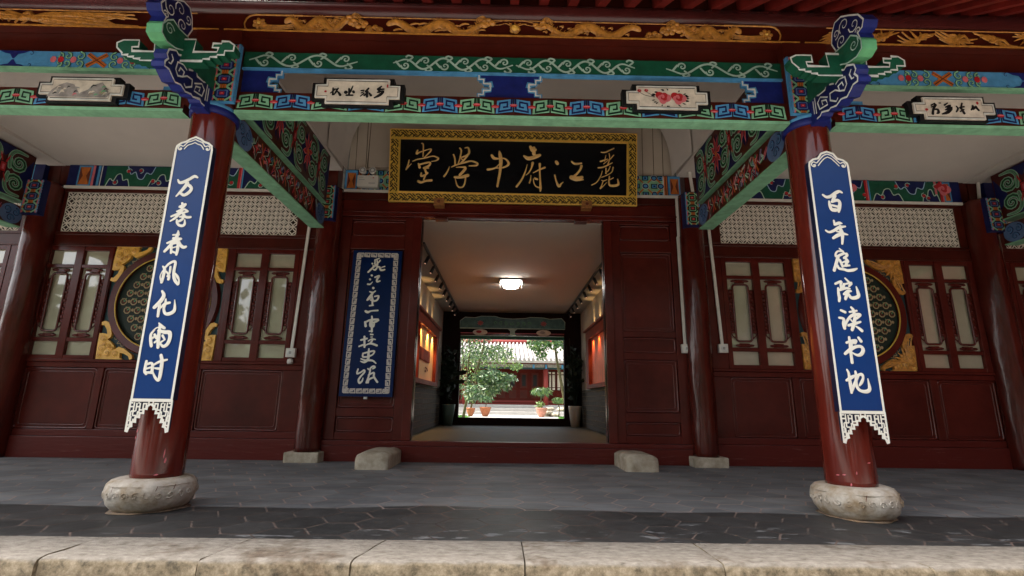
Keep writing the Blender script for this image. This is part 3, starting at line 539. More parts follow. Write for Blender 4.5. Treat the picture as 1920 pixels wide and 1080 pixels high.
def lotus(mb, F, u, v, ru, rv, n):
    for k in range(8):
        a = k * math.pi / 4 + 0.2; mb.poly(F, [(u + ru * 0.1 * math.cos(a + 1.5), v + rv * 0.1 * math.sin(a + 1.5)), (u + ru * 0.6 * math.cos(a - 0.28), v + rv * 0.6 * math.sin(a - 0.28)), (u + ru * math.cos(a), v + rv * math.sin(a)), (u + ru * 0.6 * math.cos(a + 0.28), v + rv * 0.6 * math.sin(a + 0.28))], 'pink', n)
        mb.poly(F, [(u + ru * 0.1 * math.cos(a + 1.5), v + rv * 0.1 * math.sin(a + 1.5)), (u + ru * 0.55 * math.cos(a - 0.18), v + rv * 0.55 * math.sin(a - 0.18)), (u + ru * 0.85 * math.cos(a), v + rv * 0.85 * math.sin(a)), (u + ru * 0.55 * math.cos(a + 0.18), v + rv * 0.55 * math.sin(a + 0.18))], 'red', n + 0.0015)
    mb.disc(F, u, v, ru * 0.16, rv * 0.16, 'orange', n + 0.003)

# ------------------------------------------------------------------ front beams (three bays)
FB = -2.57      # face of the beams
bays = [(-6.6, -2.33, 'left'), (-1.965, 2.035, 'centre'), (2.37, 6.8, 'right')]
C8 = lambda u0, u1, v0, v1, a, b: [(u0 + a, v0), (u1 - a, v0), (u1 - a, v0 + b), (u1, v0 + b), (u1, v1 - b), (u1 - a, v1 - b), (u1 - a, v1), (u0 + a, v1), (u0 + a, v1 - b), (u0, v1 - b), (u0, v0 + b), (u0 + a, v0 + b)]
for x0, x1, nm in bays:
    c = nm == 'centre'; F = FY(FB); dz = -0.035 if nm == 'left' else (-0.02 if nm == 'right' else 0.0)
    t = thing('painted_beam', {'left': 'openwork painted beam with a light blue upper rail, left of the left column', 'centre': 'openwork painted beam with dark green scrollwork rail above the doorway', 'right': 'openwork painted beam with a light blue upper rail, right of the right column'}[nm], 'beam', ((x0 + x1) / 2, FB, 2.6), 'painted beams between the front columns')
    s_ = MB(); s_.box(x0, x1, FB, FB + 0.088, 2.648, 2.82, 'maroon_dark', bottom='lgreen'); s_.box(x0, x1, FB - 0.006, FB - 0.001, 2.648, 2.672, 'lgreen')
    if c: fret(s_, F, -1.955, 0.2650, 15, 2.682, 2.806, 0, n=0.005)
    elif nm == 'left': fret(s_, F, -2.345 - 0.2618 * 8, 0.2618, 8, 2.682, 2.806, 1, n=0.005)
    else: fret(s_, F, 2.42, 0.2618, 8, 2.682, 2.806, 1, n=0.005)
    s_.build('fret_rail', t)
    s_ = MB()
    if c:
        s_.box(x0, x1, FB + 0.02, FB + 0.052, 3.02, 3.168, 'dgreen', bottom='lblue'); s_.box(x0, x1, FB + 0.012, FB + 0.018, 3.018, 3.034, 'lblue')
        G = FY(FB + 0.02)
        for a, b, fl_ in ((-1.92, -1.13, 1), (-0.86, 0.02, 1), (0.05, 0.93, -1), (1.17, 2.0, -1)): vine(s_, G, a, b, 3.10, 0.066, flip=fl_, w=0.0155)
    else:
        s_.box(x0, x1, FB + 0.02, FB + 0.072, 2.99, 3.135, 'lblue', bottom='lgreen'); s_.box(x0, x1, FB + 0.012, FB + 0.018, 2.975, 3.0, 'lgreen')
        G = FY(FB + 0.02); uc = -3.03 if nm == 'left' else 3.245
        for sx in (-1, 1):                                   # X of orange bars, green curls, pink buds
            s_.ribbon(G, [(uc - 0.07, 3.065 - sx * 0.05, 0.034), (uc + 0.07, 3.065 + sx * 0.05, 0.034)], 'orange', n=0.004, curve=False)
            s_.ribbon(G, [(uc - 0.07, 3.065 - sx * 0.05, 0.008), (uc + 0.07, 3.065 + sx * 0.05, 0.008)], 'brown', n=0.006, curve=False)
            for k, (d, rr) in enumerate(((0.125, 0.036), (0.215, 0.03), (0.27, 0.026))):
                for sy in (-1, 1):
                    s_.ribbon(G, spiral(uc + sx * d, 3.065 + sy * 0.03, rr, 1.1, start=math.pi / 2 * sy, d=sx * sy, w=0.021, k=8), 'bgreen', n=0.003, sub=1)
                    s_.ribbon(G, spiral(uc + sx * d, 3.065 + sy * 0.03, rr, 1.1, start=math.pi / 2 * sy, d=sx * sy, w=0.013, k=8), 'lgreen', n=0.0045, sub=1)
                s_.disc(G, uc + sx * (d + 0.045), 3.065, 0.022, 0.026, 'red' if k % 2 else 'pink', 0.006)
        for uu in ((-2.50, -3.64) if nm == 'left' else (2.62, 3.86)):
            for vv, sy in ((2.995, 1), (3.133, -1)):
                s_.poly(G, [(uu - 0.11, vv), (uu + 0.11, vv), (uu + 0.07, vv + sy * 0.02), (uu + 0.03, vv + sy * 0.028), (uu + 0.006, vv + sy * 0.065), (uu - 0.006, vv + sy * 0.065), (uu - 0.03, vv + sy * 0.028), (uu - 0.07, vv + sy * 0.02)][::sy], 'rblue', 0.002)
                for sx in (-1, 1): s_.ribbon(G, spiral(uu + sx * 0.125, vv + sy * 0.022, 0.02, 0.8, start=-math.pi / 2 * sy, d=sx * sy, w=0.006, k=8), 'navy', n=0.004, sub=1)
    s_.build('upper_rail', t)
    if c:                                                    # navy end and centre spandrels with stepped pale edges
        G = FY(FB + 0.03)
        for kind, ua, ub in (('L', -1.96, -1.80), ('C', -0.10, 0.105), ('R', 1.86, 2.03)):
            s_ = MB(); st = [(0.0, 0.0), (0.0, 0.035), (0.035, 0.035), (0.035, 0.07), (0.085, 0.07), (0.085, 0.098)]
            def half(uu, d): return [(uu + d * (0.125 - a), 2.822 + b) for a, b in st] + [(uu + d * (0.125 - a), 3.018 - b) for a, b in st[::-1]]
            outline = []
            if kind != 'L': e1 = half(ua if kind == 'R' else ua, -1)
            if kind != 'R': e2 = half(ub, 1)
            pts = (e2 + [(ua, 3.018), (ua, 2.822)]) if kind == 'L' else ([(ub, 2.822), (ub, 3.018)] + e1[::-1]) if kind == 'R' else (e2 + e1[::-1])
            s_.poly(G, pts, 'rblue', 0.0, depth=0.04, side='lblue')
            for e in ([e2] if kind == 'L' else [e1] if kind == 'R' else [e1, e2]):
                s_.ribbon(G, [(a, b, 0.026) for a, b in e], 'lblue', n=0.003, curve=False); s_.ribbon(G, [(a, b, 0.010) for a, b in e], 'bwhite', n=0.005, curve=False)
            if kind == 'C': s_.rect(G, -0.025, 0.03, 2.83, 3.01, 'rblue', 0.002)
            s_.build('spandrel', t)
    else:
        s_ = MB(); G = FY(FB + 0.03); u = -2.52 if nm == 'left' else 2.62; sg = -1 if nm == 'left' else 1
        s_.poly(G, [(u - sg * 0.22, 2.82), (u + sg * 0.10, 2.82), (u + sg * 0.10, 2.832), (u, 2.845), (u, 2.87), (u - sg * 0.22, 2.88)][::sg], 'lblue', 0.0, depth=0.06); s_.build('spandrel', t)

# recessed dark board, gilded frieze, purlin
for x0, x1, nm in ((-7, -2.142, 'left'), (-2.142, 2.198, 'centre'), (2.198, 7, 'right')):
    t = thing('gilded_frieze', {'left': 'gilded carved frieze with a phoenix over the left bay', 'centre': 'gilded carved frieze of dragons and clouds facing a pearl over the doorway', 'right': 'gilded carved frieze of leafy scrolls over the right bay'}[nm], 'carving', ((x0 + x1) / 2, FB, 3.3), 'gilded friezes under the eaves')
    s_ = MB(); s_.box(x0, x1, FB + 0.05, FB + 0.16, 3.17 if nm == 'centre' else 3.137, 3.31, 'maroon_dark'); s_.box(x0, x1, FB - 0.012, FB + 0.16, 3.312, 3.335, 'maroon_dark'); s_.box(x0, x1, FB + 0.03, FB + 0.16, 3.336, 3.50, 'maroon_dark'); s_.build('frieze_board', t)
    F = FY(FB + 0.03); rn = random.Random(3); g_ = MB()
    g_.box(x0 + 0.02, x1 - 0.02, FB - 0.02, FB - 0.0125, 3.322, 3.332, 'gold')
    def cloud(u, v, s, m='gold'):
        for k in range(6):
            a = k * math.pi / 3 + 0.3; g_.disc(F, u + s * 0.62 * math.cos(a) * 1.35, v + s * 0.42 * math.sin(a), s * 0.46, s * 0.42, m, 0.004, dome=0.014, seg=10)
        for sx in (-1, 1): g_.ribbon(F, spiral(u + sx * s * 0.5, v, s * 0.32, 1.3, start=0, d=sx, w=s * 0.16, k=8), m, n=0.016, ridge=0.006, sub=1)
    def dragon(ua, ub, sg):
        L = ub - ua; P = []
        for i in range(15): t_ = i / 14; P.append((ua + L * t_, 3.415 + 0.042 * math.sin(t_ * 2.2 * 2 * math.pi + 0.6), 0.040 + 0.040 * math.sin(math.pi * min(1, t_ * 1.1))))
        g_.ribbon(F, P, 'gold', n=0.006, ridge=0.030, sub=3)
        for i in range(1, 26):
            t_ = i / 26; u = ua + L * t_; v = 3.415 + 0.042 * math.sin(t_ * 2.2 * 2 * math.pi + 0.6); g_.ribbon(F, [(u, v + 0.018, 0.012), (u - sg * 0.014, v + 0.040, 0.003)], 'gold', n=0.012, ridge=0.006, sub=1)
        for i in range(1, 12):
            t_ = i / 12; u = ua + L * t_; v = 3.415 - 0.030 * math.sin(t_ * 2.2 * 2 * math.pi + 0.6); g_.ribbon(F, [(u - 0.02, v, 0.016), (u + sg * 0.015, v + 0.012, 0.018), (u + sg * 0.045, v + 0.004, 0.004)], 'gold', n=0.006, ridge=0.010, sub=2)
        hu, hv = ub, 3.415 + 0.042 * math.sin(2.2 * 2 * math.pi + 0.6)
        for k in range(7): a = rn.uniform(0, 6.28); g_.disc(F, hu + 0.035 * math.cos(a), hv + 0.028 * math.sin(a), 0.026, 0.02, 'gold', 0.012, dome=0.018, seg=10)
        for k in range(4): g_.ribbon(F, [(hu, hv + 0.02, 0.012), (hu - sg * 0.04, hv + 0.03 + 0.012 * k, 0.009), (hu - sg * 0.09, hv + 0.012 * k, 0.004)], 'gold', n=0.014, ridge=0.006, sub=3)
        for k in (0, 1): g_.ribbon(F, [(hu + sg * 0.03, hv + 0.01 - 0.02 * k, 0.008), (hu + sg * 0.08, hv + 0.02 - 0.03 * k, 0.005), (hu + sg * 0.14, hv + 0.035 - 0.03 * k, 0.003)], 'gold', n=0.014, ridge=0.004, sub=3)
        for t_ in (0.3, 0.62, 0.8):                # claws
            u = ua + L * t_
            for k in range(4): g_.ribbon(F, [(u, 3.40, 0.012), (u + sg * (0.02 + 0.014 * k), 3.37 - 0.004 * k, 0.008), (u + sg * (0.035 + 0.016 * k), 3.352 + 0.008 * k, 0.003)], 'gold', n=0.014, ridge=0.006, sub=2)
    def phoenix(ua, ub):
        L = ub - ua
        for k in range(22):
            t_ = k / 22; g_.ribbon(F, [(ua + L * 0.25, 3.42, 0.022), (ua + L * (0.4 + 0.3 * t_), 3.42 + 0.05 * math.sin(k * 1.7), 0.026), (ua + L * (0.55 + 0.45 * t_), 3.41 + 0.065 * math.sin(k * 2.3 + 1), 0.010)], 'gold', n=0.006 + 0.0006 * k, ridge=0.012, sub=3)
        for k in range(16): g_.ribbon(F, [(ua + L * 0.3, 3.40, 0.014), (ua + L * (0.28 - 0.02 * k), 3.44 + 0.03 * math.sin(k), 0.024), (ua + L * (0.22 - 0.014 * k), 3.36 + 0.1 * ((k * 37) % 10) / 10, 0.010)], 'gold', n=0.008 + 0.0006 * k, ridge=0.012, sub=3)
        for k in range(8): g_.disc(F, ua + L * (0.22 + 0.02 * k), 3.405 + 0.008 * math.sin(k), 0.028, 0.02, 'gold', 0.014, dome=0.016, seg=10)
    if nm == 'centre':
        for k in range(5): g_.disc(F, 0.035 + 0.02 * math.cos(k * 1.26), 3.415 + 0.02 * math.sin(k * 1.26), 0.024, 0.024, 'gold', 0.01, dome=0.02, seg=12)
        g_.disc(F, 0.035, 3.415, 0.032, 0.032, 'gold_bright', 0.02, dome=0.02)
        for k in range(5): g_.ribbon(F, [(0.035, 3.43, 0.014), (0.035 + 0.03 * (k - 2), 3.46, 0.010), (0.035 + 0.045 * (k - 2), 3.478 - 0.01 * abs(k - 2), 0.003)], 'gold', n=0.012, ridge=0.005, sub=3)
        for sg in (-1, 1):
            m_ = lambda u: 0.03 + sg * u
            dragon(m_(0.95), m_(0.20), -sg)
            dragon(m_(1.72), m_(1.25), sg); cloud(m_(0.52), 3.44, 0.055); cloud(m_(0.68), 3.39, 0.05); cloud(m_(1.06), 3.385, 0.055); cloud(m_(1.17), 3.435, 0.052); cloud(m_(1.36), 3.44, 0.055); cloud(m_(1.50), 3.40, 0.052); cloud(m_(0.32), 3.38, 0.04)
            fx = m_(1.92)
            for k in range(7): a = k * 0.9; g_.disc(F, fx + 0.03 * math.cos(a), 3.415 + 0.027 * math.sin(a), 0.024, 0.017, 'gold', 0.008, dome=0.014, seg=10, rot=a)
            g_.disc(F, fx, 3.415, 0.014, 0.014, 'gold_bright', 0.02, dome=0.01)
            for k in range(3): g_.ribbon(F, [(m_(1.9), 3.38 + 0.01 * k, 0.02), (m_(1.8), 3.37 + 0.012 * k, 0.018), (m_(1.66), 3.38 + 0.012 * k, 0.006)], 'gold', n=0.01 + 0.002 * k, ridge=0.008)
            ar = [(m_(1.60), 3.488)] + [(m_(1.955 + 0.075 * math.sin(q * math.pi / 6)), 3.412 + 0.076 * math.cos(q * math.pi / 6)) for q in range(7)] + [(m_(1.6), 3.336)]
            g_.ribbon(F, [(a, b, 0.012) for a, b in ar], 'gold', n=0.012, ridge=0.01, curve=False)
        g_.ribbon(F, [(-1.6, 3.488, 0.008), (1.66, 3.488, 0.008)], 'gold', n=0.012, ridge=0.005, curve=False)
    elif nm == 'left':
        phoenix(-3.9, -2.75); cloud(-2.62, 3.40, 0.055); cloud(-2.48, 3.40, 0.05); phoenix(-5.4, -4.1); g_.ribbon(F, [(-6.8, 3.488, 0.010), (-2.36, 3.488, 0.010)], 'gold', n=0.012, ridge=0.006, curve=False)
    else:
        for k in range(9):
            uu = 2.52 + 0.30 * k; cloud(uu, 3.42 if k % 2 else 3.39, 0.05) if k < 2 else None
            for q in range(12):
                a = q * 0.5; g_.ribbon(F, [(uu, 3.41, 0.022), (uu + 0.08 * math.cos(a), 3.41 + 0.04 * math.sin(a + k), 0.026), (uu + 0.17 * math.cos(a * 0.9 + 0.3), 3.415 + 0.062 * math.sin(a * 1.3 + k), 0.004)], 'gold', n=0.006 + 0.0012 * q, ridge=0.008, sub=3)
        g_.ribbon(F, [(2.42, 3.488, 0.010), (6.8, 3.488, 0.010)], 'gold', n=0.012, ridge=0.006, curve=False)
    g_.build('gilded_relief', t)
s_ = MB(); s_.box(-7.4, 7.4, FB + 0.07, FB + 0.10, 3.60, 3.80, 'maroon_dark'); s_.tube([(-7.2, FB + 0.075, 3.574), (7.2, FB + 0.075, 3.574)], 0.083, 'purlin_red', seg=24); tag(s_.build('eave_purlin'), 'round maroon eave purlin running above the gilded friezes', 'beam')

# ------------------------------------------------------------------ roof: rafters, boards, tiles
SL = R(31); ca, sa = math.cos(SL), math.sin(SL)
rf = thing('roof', 'deep eave roof with red rafters and grey boards over the porch', 'roof', (0, FB, 3.66))
def rp(x, d, h): return (x, FB + 0.07 + d * ca - h * sa, 3.66 + d * sa + h * ca)      # d up the slope from the purlin, h above the rafter soffit
s_ = MB(); mid = [(a + b) / 2 for a, b in zip(rp(0, -1.22, 0.11), rp(0, 3.2, 0.11))]
s_.obox(mid, (7.6, 0, 0), (0, 2.21 * ca, 2.21 * sa), (0, -0.012 * sa, 0.012 * ca), 'roof_board'); s_.build('soffit_boards', rf)
s_ = MB(); s_.obox([(a + b) / 2 for a, b in zip(rp(0, -1.28, 0.19), rp(0, 6.2, 0.19))], (7.8, 0, 0), (0, 3.74 * ca, 3.74 * sa), (0, -0.06 * sa, 0.06 * ca), 'roof_tile')
s_.obox((0, 6.5, 4.9), (7.8, 0, 0), (0, 3.2 * ca, -3.2 * sa), (0, 0.06 * sa, 0.06 * ca), 'roof_tile'); s_.build('tile_slope', rf)
s_ = MB(); s_.obox([(a + b) / 2 for a, b in zip(rp(0, -1.2, 0.045), rp(0, 1.6, 0.045))], (0.034, 0, 0), (0, 1.4 * ca, 1.4 * sa), (0, -0.042 * sa, 0.042 * ca), 'rafter_red')
r0 = s_.build('rafter', rf); base = r0.location.copy(); first = True
for k in range(-31, 32):
    o = r0 if first else r0.copy()
    if not first: col.objects.link(o); o.parent = rf
    first = False; o.location = base + Vector((k * 0.222 + 0.03, 0, 0))
# ------------------------------------------------------------------ bracket sets on the front columns
LOW = [(-3.103, 2.75), (-3.042, 2.787), (-3.017, 2.775), (-2.979, 2.799), (-2.963, 2.768), (-2.92, 2.779), (-2.862, 2.8), (-2.837, 2.797), (-2.82, 2.764), (-2.747, 2.771), (-2.718, 2.792), (-2.685, 2.769), (-2.655, 2.715), (-2.66, 2.64), (-2.69, 2.618), (-2.737, 2.618), (-2.756, 2.634), (-2.829, 2.603), (-2.847, 2.61), (-2.904, 2.59), (-2.953, 2.606), (-3.006, 2.587), (-3.039, 2.607), (-3.073, 2.63), (-3.112, 2.625), (-3.118, 2.654), (-3.095, 2.69), (-3.112, 2.711)]
FRETS = [[(-3.077, 2.735), (-3.056, 2.712), (-3.069, 2.672), (-3.09, 2.668)], [(-2.924, 2.733), (-2.964, 2.745), (-3.015, 2.725), (-3.022, 2.668), (-2.995, 2.642), (-2.953, 2.665), (-2.945, 2.705), (-2.984, 2.708), (-2.993, 2.675)],
         [(-2.953, 2.665), (-2.914, 2.698), (-2.862, 2.708), (-2.856, 2.66), (-2.91, 2.617), (-2.93, 2.632)], [(-2.836, 2.698), (-2.765, 2.745), (-2.730, 2.723), (-2.744, 2.665), (-2.828, 2.648), (-2.817, 2.690), (-2.773, 2.710), (-2.781, 2.675)],
         [(-2.705, 2.775), (-2.706, 2.655)], [(-2.684, 2.765), (-2.684, 2.665)], [(-2.92, 2.779), (-2.906, 2.752), (-2.866, 2.772)]]
ROLL = [(-3.165, 2.905), (-3.12, 2.945), (-3.06, 2.932), (-2.97, 2.94), (-2.95, 2.925), (-2.99, 2.83), (-3.06, 2.79), (-3.14, 2.775), (-3.19, 2.798), (-3.195, 2.855)]
CLOUD = [(-2.975, 2.945), (-2.945, 3.02), (-2.965, 3.095), (-3.0, 3.14), (-3.06, 3.135), (-3.13, 3.085), (-3.20, 3.03), (-3.235, 2.965), (-3.215, 2.925), (-3.175, 2.918), (-3.185, 2.882), (-3.14, 2.888), (-3.09, 2.905), (-3.04, 2.925)]
ARM = [(-0.372, 2.87), (-0.334, 2.891), (-0.289, 2.892), (-0.234, 2.873), (-0.233, 2.843), (-0.273, 2.842), (-0.268, 2.812), (-0.127, 2.811), (-0.137, 2.906), (0.125, 2.906), (0.120, 2.815), (0.270, 2.818), (0.275, 2.848), (0.236, 2.850), (0.238, 2.88), (0.291, 2.897), (0.338, 2.896), (0.374, 2.870), (0.372, 2.828), (0.318, 2.797), (0.187, 2.749), (-0.166, 2.745), (-0.25, 2.770), (-0.327, 2.796), (-0.366, 2.835)]
ARM = stepify(ARM, 0.045)
for sgn in (-1, 1):
    cx = CX[sgn]; side = 'left' if sgn < 0 else 'right'
    t = thing('bracket_set', f'blue and green carved bracket set thrusting forward from the head of the {side} column', 'bracket', (cx, PY, 2.6), 'carved brackets on the front columns')
    xf = cx + (0.045 if sgn < 0 else -0.045)                 # the side face turned towards the doorway
    if sgn < 0: G = FR((xf, 0, 0), (0, 1, 0), (0, 0, 1)); mp = lambda P: [(a, b) for a, b in P]
    else: G = FR((xf, 0, 0), (0, -1, 0), (0, 0, 1)); mp = lambda P: [(-a, b) for a, b in P][::-1]
    K = lambda P: mp(P) if sgn < 0 else mp(P)[::-1]
    s_ = MB(); s_.poly(G, mp(LOW), 'navy', 0.0, depth=0.082, side='rblue')
    s_.ribbon(G, [(a, b, 0.011) for a, b in mp(LOW)], 'bwhite', n=0.002, closed=True, curve=False)
    for fr_ in FRETS: s_.ribbon(G, [(a, b, 0.0095) for a, b in K(fr_)], 'bwhite', n=0.003, curve=False)
    s_.build('fret_bracket', t)
    s_ = MB(); s_.box(cx - 0.048, cx + 0.048, -2.70, -2.44, 2.60, 2.78, 'rblue'); s_.box(cx - 0.05, cx + 0.05, -2.95, -2.44, 2.781, 2.858, 'dgreen'); s_.box(cx - 0.045, cx + 0.045, -2.98, -2.44, 2.859, 2.95, 'dgreen'); s_.build('bracket_core', t)
    s_ = MB(); A = FY(-2.995); P = [(cx + a, b) for a, b in ARM]
    s_.poly(A, P, 'dgreen', 0.0, depth=0.075)
    s_.ribbon(A, [(a, b, 0.0095) for a, b in P], 'bwhite', n=0.002, closed=True, curve=False); s_.build('cloud_arm', t)
    s_ = MB(); s_.poly(G, mp(ROLL), 'dgreen', 0.006, depth=0.095, side='mgreen')
    s_.ribbon(G, [(a, b, 0.009) for a, b in mp(ROLL)], 'scroll', n=0.008, closed=True, curve=False)
    c0 = (-3.135, 2.865); s_.ribbon(G, spiral(c0[0] if sgn < 0 else -c0[0], c0[1], 0.042, 1.4, start=0.5, d=-sgn, w=0.008, k=10), 'scroll', n=0.009, sub=1)
    s_.build('scroll_roll', t)
    s_ = MB(); s_.poly(G, mp(CLOUD), 'navy', 0.003, depth=0.09, side='rblue')
    s_.ribbon(G, [(a, b, 0.010) for a, b in mp(CLOUD)], 'bwhite', n=0.005, closed=True, curve=False)
    for (y, z, r, d) in ((-3.155, 2.995, 0.048, 1), (-3.075, 3.06, 0.050, -1), (-3.115, 2.925, 0.034, 1), (-3.035, 2.975, 0.044, -1), (-2.995, 3.055, 0.034, 1), (-3.18, 2.93, 0.024, -1)):
        s_.ribbon(G, spiral(y if sgn < 0 else -y, z, r, 1.25, start=y * 9, d=d, w=0.008, k=10), 'bwhite', n=0.005, sub=1)
    s_.build('cloud_head', t)
    s_ = MB(); s_.lathe([(0.146, 2.618), (0.158, 2.625), (0.161, 2.65), (0.158, 2.672), (0.152, 2.69)], (cx, PY, 0), 'rblue', seg=48)
    s_.lathe([(0.158, 2.668), (0.166, 2.682), (0.160, 2.697)], (cx, PY, 0), 'lblue', seg=48, cap=False)
    s_.build('capital_ring', t)
    s_ = MB(); ux = (cx + 0.035, cx + 0.19) if sgn < 0 else (cx - 0.165, cx - 0.02)
    s_.box(ux[0] - 0.004, ux[1] + 0.004, -2.63, -2.60, 2.70, 3.165, 'lblue'); s_.box(cx - 0.165, cx + 0.165, -2.60, -2.40, 2.69, 3.31, 'maroon_dark')
    tiles(s_, FY(-2.63), ux[0], ux[1], 2.705, 3.16, 4); s_.build('flower_panel', t)

# ------------------------------------------------------------------ tie beams running back to the wall
def tie(xf, dirn, y0, y1, label, seed, z_drop=0.0):
    """xf = plane of the painted face, dirn=+1 face looks to +x"""
    rn = random.Random(seed); t = thing('tie_beam', label, 'beam', (xf, (y0 + y1) / 2, 2.55), 'painted tie beams across the porch')
    F = FR((xf, 0, 0), (0, 1, 0), (0, 0, 1)) if dirn > 0 else FR((xf, 0, 0), (0, -1, 0), (0, 0, 1))
    U = (lambda y: y) if dirn > 0 else (lambda y: -y)
    lo, hi = sorted((U(y0), U(y1))); x0, x1 = (xf - 0.15, xf) if dirn > 0 else (xf, xf + 0.15)
    s_ = MB(); s_.box(x0, x1, y0, y1, 2.555 - z_drop, 2.80 - z_drop, 'maroon_dark', bottom='lgreen'); zb = 2.555 - z_drop; zt = 2.80 - z_drop
    s_.box(min(xf, xf + dirn * 0.004), max(xf, xf + dirn * 0.004), y0, y1, zb, zb + 0.012, 'lgreen')
    # dense brocade: interlaced bars, lozenges, curls
    u = lo + 0.30; k = 0
    for q in range(int((hi - lo - 0.55) * 46)):
        a = rn.choice((0.785, -0.785, 1.2, -1.2, 0.3)); L = rn.uniform(0.03, 0.055); uu = rn.uniform(lo + 0.27, hi - 0.27); vv = rn.uniform(zb + 0.04, zt - 0.04)
        m_ = rn.choice(('red', 'red', 'orange', 'mgreen', 'sblue', 'pink', 'pink', 'navy', 'scroll', 'lblue'))
        s_.ribbon(F, [(uu - L * math.cos(a), vv - L * math.sin(a)), (uu + L * math.cos(a), vv + L * math.sin(a))], m_, n=0.002 + 0.00002 * q, w=rn.uniform(0.020, 0.032), curve=False); s_.ribbon(F, [(uu - L * math.cos(a), vv - L * math.sin(a)), (uu + L * math.cos(a), vv + L * math.sin(a))], rn.choice(('scroll', 'pink', 'bwhite', 'black')), n=0.0026 + 0.00002 * q, w=0.006, curve=False)
    n_l = int((hi - lo - 0.5) / 0.22)
    for k in range(n_l):
        uu = lo + 0.33 + 0.22 * k; vv = (zb + zt) / 2
        for s2, mm, e in ((0.085, 'scroll', 0.006), (0.070, 'bgreen', 0.0075), (0.045, 'red', 0.009), (0.02, 'pink', 0.0105)):
            s_.poly(F, [(uu + s2 * (1 if i % 2 == 0 else 0.42) * math.cos(i * math.pi / 4), vv + s2 * (1.3 if i % 2 == 0 else 0.5) * math.sin(i * math.pi / 4)) for i in range(8)], mm, e)
        s_.ribbon(F, [(uu + 0.075, vv - 0.08), (uu + 0.14, vv + 0.08)], 'red', n=0.0065, w=0.018, curve=False); s_.ribbon(F, [(uu + 0.075, vv - 0.08), (uu + 0.14, vv + 0.08)], 'pink', n=0.008, w=0.006, curve=False)
        s_.ribbon(F, [(uu + 0.14, vv - 0.08), (uu + 0.075, vv + 0.08)], 'orange', n=0.0095, w=0.014, curve=False)
    for uc_ in (lo + 0.14, hi - 0.14):
        s_.disc(F, uc_, (zb + zt) / 2, 0.13, 0.115, 'sblue', 0.003, seg=20)
        for (a, b, r, d) in ((-0.05, 0.04, 0.045, 1), (0.05, 0.03, 0.045, -1), (0, -0.05, 0.045, 1)):
            s_.ribbon(F, spiral(uc_ + a, (zb + zt) / 2 + b, r, 1.3, start=a * 30, d=d, w=0.02, k=9), 'navy', n=0.005, sub=1); s_.ribbon(F, spiral(uc_ + a, (zb + zt) / 2 + b, r * 0.9, 1.3, start=a * 30, d=d, w=0.006, k=9), 'lblue', n=0.0075, sub=1)
    s_.build('lower_beam', t)
    s_ = MB(); zb, zt = 2.855 - z_drop, 3.44; s_.box(x0, x1, y0, y1, zb, zt, 'maroon_dark', bottom='lgreen')
    s_.box(min(xf, xf + dirn * 0.004), max(xf, xf + dirn * 0.004), y0, y1, zb, zb + 0.014, 'lgreen')
    H = zt - zb; n_r = 3; W = (hi - lo) / n_r
    for k in range(n_r):
        c = lo + W * (k + 0.5)
        s_.poly(F, [(c - W * 0.48, zb + H * 0.12), (c - W * 0.28, zb + H * 0.5), (c - W * 0.48, zb + H * 0.9)], 'navy', 0.002); s_.poly(F, [(c + W * 0.48, zb + H * 0.9), (c + W * 0.28, zb + H * 0.5), (c + W * 0.48, zb + H * 0.12)], 'navy', 0.002)
        s_.poly(F, [(c - W * 0.16, zb + 0.02), (c + W * 0.16, zb + 0.02), (c, zb + H * 0.30)], 'navy', 0.002); s_.poly(F, [(c + W * 0.16, zt - 0.01), (c - W * 0.16, zt - 0.01), (c, zt - H * 0.26)], 'navy', 0.002)
        for sx in (-1, 1):
            for sy in (-1, 1):
                q = spiral(c + sx * W * 0.24, zb + H * (0.5 + sy * 0.21), H * 0.17, 1.5, start=(0 if sx < 0 else math.pi), d=sx * sy, w=0.044, k=10)
                s_.ribbon(F, [(a, b, ww + 0.014) for a, b, ww in q], 'scroll', n=0.003, sub=1); s_.ribbon(F, q, 'mgreen', n=0.0045, sub=1); s_.ribbon(F, [(a, b, 0.017) for a, b, _ in q], 'bgreen', n=0.006, sub=1)
                q2 = [(c + sx * W * 0.10, zb + H * (0.5 + sy * 0.06), 0.03), (c + sx * W * 0.08, zb + H * (0.5 + sy * 0.28), 0.036), (c + sx * W * 0.16, zb + H * (0.5 + sy * 0.42), 0.032), (c + sx * W * 0.34, zb + H * (0.5 + sy * 0.43), 0.016)]
                s_.ribbon(F, [(a, b, ww + 0.012) for a, b, ww in q2], 'scroll', n=0.0068); s_.ribbon(F, q2, 'mgreen', n=0.0080); s_.ribbon(F, [(a, b, ww * 0.36) for a, b, ww in q2], 'bgreen', n=0.009); s_.ribbon(F, [(a, b, 0.004) for a, b, ww in q2], 'scroll', n=0.0105)
            s_.ribbon(F, [(c + sx * 0.02, zb + H * 0.40), (c + sx * 0.055, zb + H * 0.24)], 'red', n=0.010, w=0.018, curve=False); s_.ribbon(F, [(c + sx * 0.02, zb + H * 0.62), (c + sx * 0.055, zb + H * 0.78)], 'red', n=0.010, w=0.018, curve=False)
        s_.rect(F, c - 0.03, c + 0.03, zb + H * 0.42, zb + H * 0.60, 'red', 0.011); s_.rect(F, c - 0.012, c + 0.012, zb + H * 0.46, zb + H * 0.56, 'pink', 0.0125)
        if k < n_r - 1: lotus(s_, F, c + W * 0.5, zb + H * 0.52, 0.12, H * 0.36, 0.012)
    s_.build('upper_beam', t)
    return t
tie(-2.085, 1, -2.34, -0.40, 'painted tie beam running from the left column back to the wall, left of the plaque', 11)
tie(2.135, -1, -2.34, -0.58, 'painted tie beam running from the right column back to the wall, right of the plaque', 12)
tie(-5.66, 1, -2.34, -0.22, 'painted tie beam cut off by the left edge of the picture', 13)
